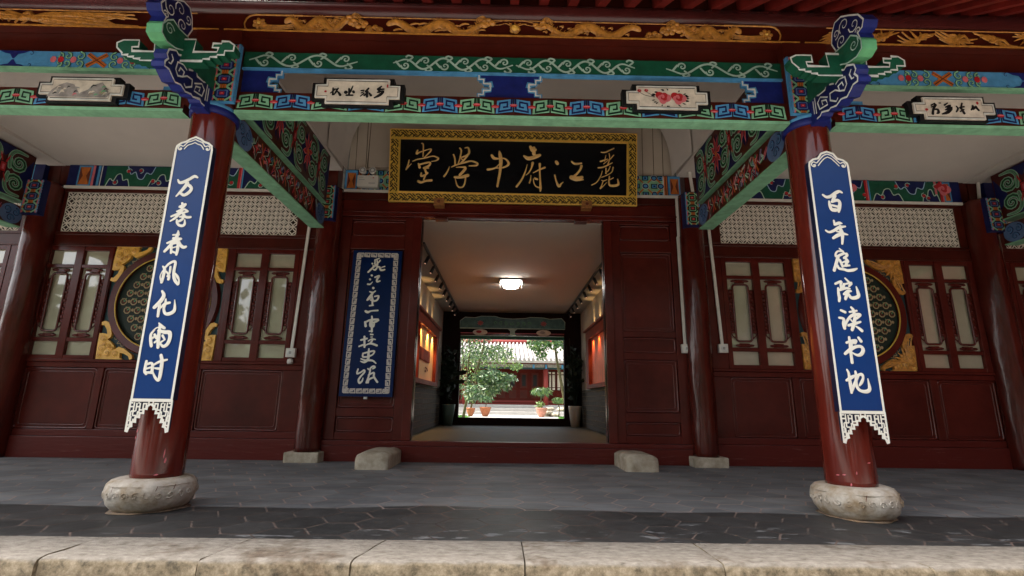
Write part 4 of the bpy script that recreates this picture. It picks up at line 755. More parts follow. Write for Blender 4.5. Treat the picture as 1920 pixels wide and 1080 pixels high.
tie(5.93, -1, -2.34, -0.22, 'painted tie beam cut off by the right edge of the picture', 14)
for x, u0, u1, inner, lab in ((-2.15, -2.205, -2.045, 'lgreen', 'narrow flower-painted panel at the head of the rear column left of the black plaque'), (2.24, 2.125, 2.285, 'lgreen', 'narrow flower-painted panel at the head of the rear column right of the black plaque'),
                              (-5.57, -5.66, -5.47, 'sblue', 'narrow flower-painted panel near the left edge of the picture'), (5.86, 5.77, 5.95, 'sblue', 'narrow flower-painted panel near the right edge of the picture')):
    s_ = MB(); s_.box(u0 - 0.008, u1 + 0.008, -0.255, -0.02, 2.715, 3.145, 'navy'); tiles(s_, FY(-0.255), u0, u1, 2.73, 3.135, 3, a='bgreen' if inner == 'lgreen' else 'navy', b=inner)
    tag(s_.build('flower_panel_board'), lab, 'painted panel', 'flower-painted panels on the rear columns')

# ------------------------------------------------------------------ ceilings of the porch
cb = MB()
def quad(mb, pts, m): b = len(mb.v); mb.v += pts; mb.face([b, b + 1, b + 2, b + 3], m)
def slab(mb, x0, x1, y0, z0, y1, z1, m, th=0.05):
    b = len(mb.v); mb.v += [(x0, y0, z0), (x1, y0, z0), (x1, y1, z1), (x0, y1, z1), (x0, y0, z0 + th), (x1, y0, z0 + th), (x1, y1, z1 + th), (x0, y1, z1 + th)]
    for q in ((0, 3, 2, 1), (4, 5, 6, 7), (0, 1, 5, 4), (1, 2, 6, 5), (2, 3, 7, 6), (3, 0, 4, 7)): mb.face([b + i for i in q], m)
for x0, x1 in ((-5.50, -2.24), (2.30, 5.78)): slab(cb, x0, x1, -2.40, 3.62, 0.0, 3.452, 'plaster')
for x0, x1 in ((-9.5, -5.82), (6.10, 9.5)): slab(cb, x0, x1, -2.40, 3.62, 0.0, 3.452, 'plaster')
for x0, x1 in ((-5.815, -5.505), (5.785, 6.095)): slab(cb, x0, x1, -2.40, 3.50, 0.0, 3.446, 'plaster')
slab(cb, -2.05, 2.12, -2.40, 3.95, -0.02, 4.32, 'plaster')
for s_x, xa in ((-1, -2.235), (1, 2.12)): cb.box(xa, xa + 0.17, -2.40, -0.02, 3.445, 4.45, 'plaster')
# curved plaster haunches beside the plaque
for sg, xw in ((1, -2.064), (-1, 2.119)):
    N = 10; b = len(cb.v)
    for i in range(N + 1):
        q = i / N; z = 3.445 + 0.95 * q; dx = 0.10 + 0.55 * q * q * q; cb.v += [(xw, -0.03, z), (xw + sg * 0.02, -0.62 + 0.0 * q, z), (xw + sg * dx * 0.6, -0.03, z)]
    for i in range(N):
        a = b + 3 * i; cb.face([a + 1, a + 4, a + 5, a + 2], 'plaster', True)
tag(cb.build('porch_ceiling'), kind='structure')
# ------------------------------------------------------------------ back wall
def recess_panel(mb, x0, x1, z0, z1, m='maroon_panel', yb=0.012, inner=True):
    """sunk panel with a rounded bead and a raised field"""
    mb.box(x0, x1, yb, 0.03, z0, z1, m)
    def bead(i, r, y):
        a0, a1, b0, b1 = x0 + i, x1 - i, z0 + i, z1 - i; c = 0.03; pts = []
        for (px, pz, st) in ((a1 - c, b1 - c, 0), (a0 + c, b1 - c, 90), (a0 + c, b0 + c, 180), (a1 - c, b0 + c, 270)):
            for k in range(4): a = R(st + k * 30); pts.append((px + c * math.cos(a), y, pz + c * math.sin(a)))
        mb.tube(pts, r, 'maroon_bead', seg=8, closed=True)
    bead(0.012, 0.011, yb - 0.004)
    if inner and min(x1 - x0, z1 - z0) > 0.2: bead(0.045, 0.006, yb)
def window(parent, x0, x1, zt=2.40, zb=1.07, seed=0):
    """casement with two columns of lights: small top, long framed middle, small bottom"""
    fr = MB(); ps = []; mid = (x0 + x1) / 2; y0 = -0.03; y1 = 0.0
    rows_ = [(zb + 0.045, zb + 0.20), (zb + 0.245, zt - 0.265), (zt - 0.225, zt - 0.055)]
    cols_ = [(x0 + 0.055, mid - 0.045), (mid + 0.045, x1 - 0.055)]
    for a, b in ((x0, cols_[0][0]), (cols_[0][1], cols_[1][0]), (cols_[1][1], x1)): fr.box(a, b, y0, 0.02, zb, zt, 'maroon')
    for a, b in ((zb, rows_[0][0]), (rows_[0][1], rows_[1][0]), (rows_[1][1], rows_[2][0]), (rows_[2][1], zt)):
        for c0, c1 in cols_: fr.box(c0, c1, y0 + 0.004, 0.02, a, b, 'maroon')
    for c0, c1 in cols_:
        a, b = rows_[1]; w_ = c1 - c0; iw = w_ * 0.30; uc = (c0 + c1) / 2
        for d, r_, yy in ((0.0, 0.013, -0.012),):
            pts = []; c = 0.035; q0, q1, b0, b1 = uc - iw, uc + iw, a + 0.075, b - 0.07
            for (px, pz, st) in ((q1 - c, b1 - c, 0), (q0 + c, b1 - c, 90), (q0 + c, b0 + c, 180), (q1 - c, b0 + c, 270)):
                for k in range(4): an = R(st + k * 30); pts.append((px + c * math.cos(an), yy, pz + c * math.sin(an)))
            fr.tube(pts, r_, 'maroon_bead', seg=8, closed=True)
        for sx in (-1, 1):                                   # carved filigree between inner frame and stile
            e = c0 if sx < 0 else c1; g0, g1 = sorted((e, uc + sx * iw))
            fr.box(g0, g1, -0.006, 0.012, a + 0.17, b - 0.13, 'maroon_dark')
            for k in range(11):
                z = a + 0.19 + (b - a - 0.34) * k / 10; fr.disc(FY(-0.006), (g0 + g1) / 2 + 0.006 * (-1) ** k, z, (g1 - g0) * 0.36, 0.024, 'maroon', 0.0, dome=0.010, seg=8)
            fr.tube([(e - sx * 0.004, -0.008, a + 0.22), (e - sx * 0.018, -0.012, a + 0.14), (uc + sx * iw, -0.012, a + 0.10)], 0.008, 'maroon', seg=6)
        for z_, dz in ((a + 0.03, 1), (b - 0.03, -1)):       # lotus blocks above and below the inner frame
            fr.box(uc - iw * 0.62, uc + iw * 0.62, -0.012, 0.01, z_ - 0.022, z_ + 0.022, 'maroon')
            for sx in (-1, 1): fr.disc(FY(-0.012), uc + sx * iw * 0.75, z_ - dz * 0.004, iw * 0.45, 0.016, 'maroon', 0.0, dome=0.012, seg=10)
    o = fr.build('window_frame', parent, bevel=0.004)
    for c0, c1 in cols_:
        for a, b in rows_:
            p_ = MB(); p_.box(c0 - 0.002, c1 + 0.002, 0.012, 0.018, a - 0.002, b + 0.002, 'pane'); p_.build('glass_pane', o)
CARVE = [(-0.661, -0.246), (-0.626, -0.232), (-0.585, -0.245), (-0.555, -0.29), (-0.524, -0.373), (-0.529, -0.423), (-0.56, -0.445), (-0.519, -0.473), (-0.476, -0.515), (-0.46, -0.564), (-0.417, -0.528), (-0.351, -0.548), (-0.254, -0.617), (-0.239, -0.659), (-0.272, -0.674), (-0.293, -0.632), (-0.347, -0.605), (-0.39, -0.598), (-0.387, -0.655), (-0.356, -0.671), (-0.652, -0.668), (-0.657, -0.602), (-0.662, -0.489), (-0.662, -0.375), (-0.615, -0.375), (-0.57, -0.388), (-0.588, -0.331), (-0.626, -0.281), (-0.654, -0.282)]
def moon_window(parent, cx, cz, leafy):
    F = FY(0.0); s_ = MB(); Ri, Ro = 0.545, 0.645
    s_.box(cx - 0.665, cx + 0.665, 0.004, 0.02, cz - 0.68, cz + 0.67, 'teal')
    N = 72
    def ring(ra, rb, ya, yb, m):
        b = len(s_.v)
        for i in range(N):
            a = 2 * math.pi * i / N; s_.v.append((cx + ra * math.cos(a), ya, cz + ra * math.sin(a))); s_.v.append((cx + rb * math.cos(a), yb, cz + rb * math.sin(a)))
        for i in range(N): j = (i + 1) % N; s_.face([b + 2 * i, b + 2 * j, b + 2 * j + 1, b + 2 * i + 1][::-1] if ra < rb else [b + 2 * i, b + 2 * j, b + 2 * j + 1, b + 2 * i + 1], m, True)
    ring(Ri, Ro - 0.02, -0.030, -0.036, 'maroon'); ring(Ro - 0.02, Ro, -0.036, -0.004, 'maroon'); ring(Ri, Ri - 0.0001, -0.03, 0.004, 'maroon')
    s_.tube([(cx + Ri * math.cos(2 * math.pi * i / N), -0.034, cz + Ri * math.sin(2 * math.pi * i / N)) for i in range(N)], 0.008, 'gold_frame', seg=6, closed=True)
    o = s_.build('round_frame', parent)
    s_ = MB(); s_.disc(FY(0.0), cx, cz, Ri, Ri, 'moon_back', 0.0, seg=N); p = 0.118
    for i in range(-6, 7):
        for j in range(-6, 7):
            x = i * p + (0.5 * p if j % 2 else 0); z = j * p * 0.86
            if math.hypot(x, z) > Ri - 0.035: continue
            r_ = 0.037; pts = [(cx + x + r_ * math.cos(R(22.5 + 45 * k)) * 0.95, cz + z + r_ * math.sin(R(22.5 + 45 * k)), 0.013) for k in range(8)]
            s_.ribbon(F, pts, 'moon_tan', n=0.010, ridge=0.005, closed=True, curve=False)
            s_.ribbon(F, [(cx + x - 0.01, cz + z + 0.022, 0.012), (cx + x - 0.008, cz + z - 0.012, 0.012), (cx + x + 0.02, cz + z - 0.014, 0.010)], 'brown', n=0.008, curve=False)
            if math.hypot(x + p / 2, z + 0.01) < Ri - 0.03: s_.disc(F, cx + x + p / 2, cz + z + 0.005, 0.017, 0.019, 'moon_tan', 0.006, dome=0.005, seg=8)
            for an in (60, 120):
                dx, dz = 0.05 * math.cos(R(an)), 0.05 * math.sin(R(an)); s_.ribbon(F, [(cx + x, cz + z, 0.010), (cx + x + dx, cz + z + dz, 0.010)], 'mgreen', n=0.004, curve=False)
    s_.build('round_lattice', o)
    for sx in (1, -1):
        for sz in (1, -1):
            s_ = MB(); P = [(cx + a * sx, cz + b * sz) for a, b in CARVE]
            if sx * sz < 0: P = P[::-1]
            s_.poly(F, P, 'gold_bright' if not leafy else 'gold', 0.030, depth=0.034)
            for (a, b, r_) in ((-0.60, -0.44, 0.042), (-0.60, -0.55, 0.05), (-0.53, -0.60, 0.045), (-0.44, -0.61, 0.035), (-0.53, -0.52, 0.03), (-0.62, -0.635, 0.028), (-0.575, -0.50, 0.02), (-0.49, -0.55, 0.025)):
                s_.disc(F, cx + a * sx, cz + b * sz, r_, r_, 'gold_bright' if not leafy else 'gold', 0.030, dome=0.016 if leafy else 0.008, seg=12)
                s_.ribbon(F, spiral(cx + a * sx, cz + b * sz, r_ * 0.8, 1.2, start=a * 40, d=sx * sz, w=0.006, k=8), 'gold' if not leafy else 'gold_bright', n=0.044, ridge=0.004, sub=1)
            if leafy:
                for k in range(9):
                    t_ = k / 8; s_.ribbon(F, [(cx + sx * (-0.60 + 0.1 * t_), cz + sz * (-0.60 + 0.05 * t_), 0.03), (cx + sx * (-0.62 + 0.28 * t_), cz + sz * (-0.36 - 0.26 * t_), 0.022), (cx + sx * (-0.655 + 0.42 * t_), cz + sz * (-0.26 - 0.40 * t_), 0.006)], 'gold', n=0.034 + 0.001 * k, ridge=0.012)
            s_.ribbon(F, [(cx + sx * a, cz + sz * b, 0.008) for a, b in ((-0.50, -0.42), (-0.48, -0.445), (-0.455, -0.43), (-0.44, -0.46), (-0.455, -0.49), (-0.42, -0.49), (-0.40, -0.52), (-0.37, -0.51))], 'moon_tan', n=0.012, ridge=0.004)
            s_.build('corner_carving', o)
def lattice(parent, x0, x1, z0, z1):
    s_ = MB(); s_.box(x0, x1, 0.006, 0.02, z0, z1, 'lattice_back'); F = FY(0.0); p = 0.108; r_ = 0.0545; nx = round((x1 - x0) / p); nz = round((z1 - z0) / p * 2); px_ = (x1 - x0) / nx; pz = (z1 - z0) / nz
    for i in range(nx + 1):
        for j in range(nz + 1):
            n_ = 0.002 + 0.0012 * ((i % 2) * 2 + (j % 2)); cx, cz = x0 + i * px_ + (px_ / 2 if j % 2 else 0), z0 + j * pz; pts = []
            if cx > x1 + 0.001: continue
            full = cx - r_ > x0 and cx + r_ < x1 and 0 < j < nz
            for k in range(17 if not full else 16):
                a = 2 * math.pi * k / 16; x, z = cx + r_ * math.cos(a), cz + r_ * math.sin(a); pts.append((min(max(x, x0), x1), min(max(z, z0), z1), 0.0125))
            s_.ribbon(F, pts, 'lattice_white', n=n_, closed=full, curve=False)
            if full: s_.disc(F, cx, cz, 0.023, 0.023, 'lattice_white', 0.0075, seg=4)
    s_.build('transom_lattice', parent)
def bay(x0, x1, label, wins, moons, panels, lat, leafy=False, band_rn=1):
    t = thing('timber_wall', label, 'wall', ((x0 + x1) / 2, 0, 0), 'red timber walls along the porch')
    s_ = MB()
    s_.box(x0 - 0.15, x1 + 0.15, 0.03, 0.20, 0.0, 4.6, 'maroon_dark')
    s_.box(x0, x1, -0.030, 0.03, 0.0, 0.225, 'maroon_worn'); s_.box(x0, x1, -0.042, 0.03, 1.035, 1.066, 'maroon'); s_.box(x0, x1, -0.020, 0.03, 0.975, 1.034, 'maroon')
    s_.box(x0, x1, -0.006, 0.03, 0.226, 0.30, 'maroon_worn')
    s_.box(x0, x1, -0.022, 0.03, 2.405, 2.585, 'maroon_dark'); s_.box(x0, x1, -0.034, 0.03, 2.402, 2.425, 'maroon_dark'); s_.box(x0, x1, -0.034, 0.03, 2.545, 2.562, 'maroon_dark'); s_.box(x0, x1, -0.026, 0.03, 3.095, 3.155, 'maroon_dark')
    s_.build('rails', t, bevel=0.005)
    edges = sorted([x0, x1] + [e for w_ in wins for e in w_] + [e for c, _ in moons for e in (c - 0.67, c + 0.67)])
    s_ = MB()
    for a, b in zip(edges[::2], edges[1::2]):
        if b - a > 0.004: q = MB(); q.box(a, b, -0.024, 0.03, 1.067, 2.402, 'maroon'); q.build('stile', t, bevel=0.004)
    le = sorted([x0, x1] + [e for l in lat for e in l])
    for a, b in zip(le[::2], le[1::2]):
        if b - a > 0.004: q = MB(); q.box(a, b, -0.018, 0.03, 2.586, 3.094, 'maroon_dark'); q.build('transom_post', t, bevel=0.004)
    pe = sorted([x0, x1] + [e for l in panels for e in l])
    for a, b in zip(pe[::2], pe[1::2]): q = MB(); q.box(a, b, -0.012, 0.03, 0.301, 0.974, 'maroon_panel'); q.build('stile', t, bevel=0.004)
    for a, b in panels: q = MB(); recess_panel(q, a, b, 0.301, 0.974); q.build('lower_panel', t)
    for k, (a, b) in enumerate(wins): window(t, a, b, 2.402, 1.067, k)
    for c, lf in moons: moon_window(t, c, 1.74, lf)
    for a, b in lat: lattice(t, a, b, 2.586, 3.094)
    # painted band under the ceiling
    s_ = MB(); s_.box(x0, x1, -0.03, 0.03, 3.158, 3.447, 'navy'); F = FY(-0.03); rn = random.Random(band_rn)
    u = x0 + 0.02; k = 0; L = x1 - x0
    if L > 2:
        for uu, d in ((x0 + 0.12, 1), (x1 - 0.12, -1)):
            a, b = sorted((uu, uu + d * 0.17)); s_.rect(F, a, b, 3.17, 3.44, 'lblue', 0.002); s_.rect(F, a + 0.02, b - 0.02, 3.19, 3.42, 'orange', 0.0035)
            s_.poly(F, [(a + 0.02, 3.19), ((a + b) / 2 - 0.02, 3.305), (a + 0.02, 3.42)], 'brown', 0.005); s_.poly(F, [(b - 0.02, 3.42), ((a + b) / 2 + 0.02, 3.305), (b - 0.02, 3.19)], 'brown', 0.005)
            for q, (m_, w_) in enumerate((('pink', 0.03), ('navy', 0.02), ('lblue', 0.03), ('bwhite', 0.012))):
                e = (b if d > 0 else a) + d * (0.02 + q * 0.032); s_.ribbon(F, [(e, 3.16), (e, 3.445)], m_, n=0.003, w=w_, curve=False)
        divs = [x0 + 0.46]; 
        while divs[-1] < x1 - 1.0: divs.append(divs[-1] + (0.75, 0.95)[len(divs) % 2])
        divs.append(x1 - 0.46)
        for q in range(len(divs) - 1):
            a, b = divs[q], divs[q + 1]; cloudy(s_, F, a, b - 0.07, 3.165, 3.44, rn)
            if leafy and q % 2: peony(s_, F, (a + b) / 2 + 0.1, 3.34, 0.10, 0.012)
            if q < len(divs) - 2:
                for e, m_, w_ in ((b - 0.055, 'red', 0.03), (b - 0.035, 'pink', 0.014), (b - 0.015, 'lblue', 0.016)): s_.ribbon(F, [(e, 3.16), (e, 3.445)], m_, n=0.012, w=w_, curve=False)
    s_.build('painted_band', t)
    return t
bay(-5.42, -2.28, 'red timber wall left of the doorway with two casements and a gold-cornered round window', [(-5.465, -4.675), (-3.285, -2.475)], [(-3.995, False)], [(-5.50 + 0.06, -4.615), (-4.545, -3.52), (-3.45, -2.52)], [(-5.385, -2.555)], False, 4)
bay(2.39, 5.70, 'red timber wall right of the doorway with two casements and a leafy gold-cornered round window', [(2.595, 3.42), (4.835, 5.66)], [(4.13, True)], [(2.60, 3.32), (3.40, 4.10), (4.17, 4.92), (5.01, 5.69)], [(2.62, 5.585)], True, 9)
bay(-8.6, -5.72, 'sliver of red timber wall beyond the rear column at the left edge', [(-6.7, -5.90)], [], [(-8.5, -7.3), (-7.2, -5.85)], [(-8.5, -5.88)], False, 6)
bay(6.02, 8.9, 'sliver of red timber wall beyond the rear column at the right edge', [(6.14, 6.94)], [], [(6.15, 7.4), (7.5, 8.8)], [(6.16, 8.8)], False, 7)

# ------------------------------------------------------------------ doorway
t = thing('doorway', 'wide red panelled doorway with a low threshold and open passage behind', 'doorway', (0.08, 0, 0))
DX0, DX1 = -1.035, 1.175
s_ = MB(); s_.box(-2.02, 2.13, -0.05, 0.05, -0.002, 0.17, 'maroon_worn'); s_.box(-2.02, 2.13, -0.058, 0.05, 0.171, 0.222, 'maroon_worn'); s_.build('threshold', t, bevel=0.006)
s_ = MB(); s_.box(-2.02, 2.13, -0.045, 0.10, 2.84, 3.05, 'maroon'); s_.box(-2.02, 2.13, -0.06, 0.05, 3.052, 3.16, 'maroon_dark'); s_.box(-2.0, 2.1, -0.07, -0.046, 2.885, 2.905, 'maroon'); s_.build('lintel', t, bevel=0.006)
s_ = MB(); s_.box(-2.02, DX0 - 0.03, 0.04, 0.18, 0.0, 3.4, 'maroon_dark'); s_.box(DX1 + 0.03, 2.13, 0.04, 0.18, 0.0, 3.4, 'maroon_dark'); s_.box(-2.02, 2.13, 0.06, 0.2, 3.05, 4.6, 'plaster_warm'); s_.build('backing_wall', t)
for nm, xa, xb, pa, pb, rows_ in (('left', -2.02, DX0, -1.885, -1.235, [(0.305, 0.475), (0.57, 2.43), (2.60, 2.80)]), ('right', DX1, 2.13, 1.375, 2.0, [(0.305, 0.455), (0.56, 1.155), (1.235, 1.415), (1.485, 2.445), (2.60, 2.80)])):
    s_ = MB(); s_.box(xa, pa, -0.022, 0.04, 0.223, 2.84, 'maroon_panel'); s_.box(pb, xb, -0.022, 0.04, 0.223, 2.84, 'maroon_panel')
    zz = [0.223] + [e for r_ in rows_ for e in r_] + [2.84]
    for a, b in zip(zz[::2], zz[1::2]): s_.box(pa, pb, -0.018, 0.04, a, b, 'maroon_panel')
    jx = (DX0 - 0.10, DX0) if nm == 'left' else (DX1, DX1 + 0.10)
    s_.box(jx[0], jx[1], -0.045, 0.12, 0.223, 2.84, 'maroon')
    o = s_.build('side_panel_frame', t, bevel=0.006)
    for a, b in rows_: q = MB(); recess_panel(q, pa, pb, a, b, yb=0.014); q.build('inset_panel', o)
for x in (-0.80, 0.90): s_ = MB(); s_.box(x - 0.075, x + 0.075, -0.085, 0.02, 2.805, 2.839, 'maroon_dark'); s_.build('hinge_block', t, bevel=0.006)
for x0, x1, ya, lab in ((-1.44, -1.115, -0.70, 'rounded pale stone block in front of the threshold, left of the opening'), (1.22, 1.55, -0.62, 'rounded pale stone block in front of the threshold, right of the opening')):
    s_ = MB(); N = 8; b = len(s_.v)
    prof = [(ya, 0.0), (ya - 0.004, 0.11), (ya + 0.015, 0.140), (ya + 0.06, 0.158), (ya + 0.30, 0.162), (-0.062, 0.158), (-0.062, 0.0)]
    for k in range(N + 1):
        q = k / N; xx = x0 + (x1 - x0) * q; dn = 0.028 if k in (0, N) else 0.006 if k in (1, N - 1) else 0
        for (y, z) in prof: s_.v.append((xx + random.uniform(-.002, .002), y + (0.02 if k in (0, N) and y < ya + .05 else 0), max(-0.004, z - (dn if z > 0.05 else 0) + (random.uniform(-.003, .003) if z > 0 else 0))))
    L = len(prof)
    for k in range(N):
        for j in range(L - 1): a = b + k * L + j; s_.face([a, a + L, a + L + 1, a + 1], 'stone', True)
    s_.face([b + j for j in range(L)], 'stone'); s_.face([b + N * L + j for j in range(L)][::-1], 'stone')
    tag(s_.build('door_block_stone', bevel=0.01), lab, 'stone block', 'stone blocks at the doorway')
# painted band and plaster seams beside the plaque
s_ = MB(); F = FY(-0.035); s_.box(-2.02, 2.13, -0.035, 0.05, 3.164, 3.452, 'navy')
for a, b, sg in ((-1.80, -1.36, 1), (1.50, 1.94, -1)):
    s_.rect(F, a, b, 3.17, 3.445, 'lgreen', 0.001)
    for i in range(5):
        for j in range(3):
            u, v = a + (b - a) * i / 4, 3.17 + 0.275 * j / 2; k = (i + j) % 2
            r1 = 0.052; uu = min(max(u, a + 0.03), b - 0.03); vv = min(max(v, 3.2), 3.415)
            if k: s_.disc(F, uu, vv, 0.046, 0.042, 'bwhite', 0.003); s_.disc(F, uu, vv, 0.040, 0.036, 'navy', 0.0045); s_.disc(F, uu, vv, 0.024, 0.021, 'lblue', 0.006)
            else: s_.rect(F, uu - 0.04, uu + 0.04, vv - 0.032, vv + 0.032, 'bgreen', 0.002); s_.rect(F, uu - 0.027, uu + 0.027, vv - 0.021, vv + 0.021, 'lblue', 0.0035); s_.rect(F, uu - 0.013, uu + 0.013, vv - 0.011, vv + 0.011, 'navy', 0.005)
    for i in range(4):
        for j in range(2):
            u, v = a + (b - a) * (i + 0.5) / 4, 3.17 + 0.275 * (j + 0.5) / 2; d = 1 if (i + j) % 2 else -1
            s_.ribbon(F, [(u - 0.026, v - d * 0.026), (u + 0.026, v + d * 0.026)], 'orange', n=0.007, w=0.020, curve=False)
for a, d in ((-1.805, -1), (1.945, 1)):
    for q, m_ in enumerate(('bwhite', 'orange', 'brown', 'orange')): s_.ribbon(F, [(a + d * 0.014 * q, 3.17), (a + d * 0.014 * q, 3.445)], m_, n=0.004, w=0.014, curve=False)
    e0, e1 = sorted((a + d * 0.06, a + d * 0.21)); s_.rect(F, e0, e1, 3.17, 3.445, 'lblue', 0.002); s_.rect(F, e0 + 0.025, e1 - 0.02, 3.205, 3.41, 'orange', 0.004)
    mid_ = (e0 + e1) / 2
    for sx in (-1, 1): s_.poly(F, [(mid_ + sx * 0.045, 3.205), (mid_ + sx * 0.012, 3.305), (mid_ + sx * 0.045, 3.41)][::-sx if sx else 1], 'brown', 0.006)
tag(s_.build('painted_wall_band'), 'geometric painted wall band with blue rosettes either side of the black plaque', 'painted band')
s_ = MB(); F = FY(0.056)
for x in (-1.93, -1.80, 1.72, 1.86, 1.98): s_.ribbon(F, [(x, 3.46), (x + 0.015 * (1 if x > 0 else -1), 4.1), (x + 0.03 * (1 if x > 0 else -1), 4.32)], 'crack_line', n=0.003, w=0.007)
for x0, x1 in ((-1.78, -1.5),): s_.ribbon(F, [(x1, 3.53), (x0, 3.53), (x0, 4.2)], 'crack_line', n=0.003, w=0.006, curve=False)
tag(s_.build('plaster_seams'), 'thin dark seams in the pale plaster above the painted wall band', 'seams')

# ------------------------------------------------------------------ boards with writing
LOOSE = 1.0
LB = (1.923, 1.72, 1.53, 1.314, 1.101, 0.92); RB = (1.885, 1.681, 1.504, 1.297, 1.103, 0.9); SB = (2.118, 1.962, 1.707, 1.625, 1.407, 1.241, 1.053); PB = (-0.808, -0.308, 0.05, 0.512, 0.975)
def letters(name, parent, F, txt, m, n, ridge, scale, cuts_, axis=1):
    groups = {}
    for st in strokes(txt):
        c = sum(p_[axis] for p_ in st) / len(st); groups.setdefault(sum(c > q for q in cuts_), []).append(st)
    for k in sorted(groups, reverse=axis == 1):
        s_ = MB()
        for st in groups[k]: s_.ribbon(F, [(a, b, w_ * scale) for a, b, w_ in st], m, n=n, ridge=ridge, sub=4)
        s_.build(name, parent)
def couplet(sgn, txt):
    side = 'left' if sgn < 0 else 'right'
    if sgn < 0: x0, x1, zt, zb, apex, xa, tip = -2.232, -1.982, 2.30, 0.645, 2.378, -2.118, 0.462
    else: x0, x1, zt, zb, apex, xa, tip = 2.040, 2.317, 2.27, 0.632, 2.365, 2.182, 0.452
    W = x1 - x0; xc = (x0 + x1) / 2
    t = thing('couplet_board', 'long blue hanging board of seven white characters on the %s red column' % side, 'sign board', (xc, -2.70, 0.45), 'blue couplet boards on the front columns')
    F = FY(-2.71)
    top = [(x1, zt - 0.02), (x1 - 0.004, zt + 0.012), (x1 - 0.03, zt + 0.034), (xc + W * 0.26, zt + 0.044), (xc + W * 0.17, apex - 0.016), (xc, apex), (xc - W * 0.17, apex - 0.016), (xc - W * 0.26, zt + 0.044), (x0 + 0.03, zt + 0.034), (x0 + 0.004, zt + 0.012), (x0, zt - 0.02)]
    s_ = MB(); out = [(x0, zb), (x1, zb)] + top; s_.poly(F, out, 'board_blue', 0.0, depth=0.042, side='board_side')
    ins = 0.006; edge = [(x0 + ins, zb)] + [(x0 + ins, zt - 0.02)] + [(a + (ins if a < xc else -ins if a > xc else 0), b - ins * 0.6) for a, b in top[::-1][1:-1]] + [(x1 - ins, zt - 0.02), (x1 - ins, zb)]
    s_.build('board', t)
    s_ = MB(); s_.ribbon(F, [(a, b, 0.0135) for a, b in edge], 'letter_white', n=0.003, curve=False)
    s_.ribbon(F, [(x0, zb - 0.002, 0.018), (x1, zb - 0.002, 0.018)], 'letter_white', n=0.0035, curve=False); s_.build('white_border', t)
    s_ = MB()                                               # double cloud-scroll crest
    for k, (q, w_) in enumerate(((0.0, 0.008), (0.022, 0.007))):
        hh = zt - 0.012 - q * 0.9
        for sx in (-1, 1): s_.ribbon(F, [(xc, apex - 0.022 - q, w_), (xc + sx * W * (0.10 - q * 0.6), apex - 0.034 - q, w_), (xc + sx * W * (0.20 - q), hh + 0.045, w_), (xc + sx * W * (0.29 - q * 1.5), hh + 0.018, w_)] + ([(a, b, w_) for a, b, _ in spiral(xc + sx * W * 0.355, hh + 0.002, W * 0.085, 0.9, start=math.pi / 2, d=-sx, k=8)] if k == 0 else []), 'letter_white', n=0.0035, sub=3)
    for sx in (-1, 1): s_.disc(F, xc + sx * W * 0.35, zt - 0.012, W * 0.038, W * 0.03, 'letter_white', 0.004)
    s_.build('crest_scroll', t)
    letters('character', t, F, txt, 'letter_white', 0.004, 0.003, 1.04, LB if sgn < 0 else RB)
    s_ = MB(); h = zb - tip                                 # pierced fretwork skirt with a stepped pointed arch
    for sx in (-1, 1):
        xe = x0 if sx < 0 else x1; X = lambda q: xe - sx * q * W / 2       # q 0 at the outer edge, 1 at the middle
        outer = [(0, 0.0), (0.0, 0.62), (0.0, 1.0), (0.05, 1.0), (0.15, 0.86), (0.24, 0.84), (0.24, 0.70), (0.38, 0.70), (0.38, 0.55), (0.54, 0.55), (0.54, 0.42), (0.70, 0.42), (0.70, 0.29), (0.84, 0.29), (0.84, 0.20), (1.0, 0.13), (1.0, 0.0)]
        s_.ribbon(F, [(X(q + 0.02 if q < 0.02 else q), zb - h * v, 0.012) for q, v in outer[:-1]], 'letter_white', n=0.002, curve=False)
        for (q0, v0, q1, v1) in ((0.02, .22, .22, .22), (.22, .08, .22, .50), (.02, .50, .14, .50), (.12, .36, .12, .66), (.12, .36, .34, .36), (.34, .10, .34, .36), (.34, .22, .50, .22), (.50, .10, .50, .42), (.22, .50, .40, .50), (.50, .32, .66, .32), (.66, .10, .66, .30), (.66, .12, .84, .12), (.02, .66, .16, .66), (.16, .52, .16, .82), (.06, .80, .16, .80), (.28, .60, .28, .72), (.80, .10, .80, .26), (.44, .36, .44, .56), (.06, .10, .16, .10), (.40, .10, .46, .10), (.08, .90, .08, .96), (.90, .05, .90, .16)):
            s_.ribbon(F, [(X(q0), zb - h * v0, 0.0085), (X(q1), zb - h * v1, 0.0085)], 'letter_white', n=0.002, curve=False)
        q_ = [(X(a), zb - h * b) for a, b in ((0.0, 0.02), (0.92, 0.02), (0.84, 0.20), (0.70, 0.29), (0.54, 0.42), (0.38, 0.55), (0.24, 0.70), (0.0, 0.95))]
        s_.poly(F, q_ if sx > 0 else q_[::-1], 'board_blue' if False else 'board_side', -0.012, depth=0.006)
    s_.build('fretwork_skirt', t)
couplet(-1, LEFT); couplet(1, RIGHT)

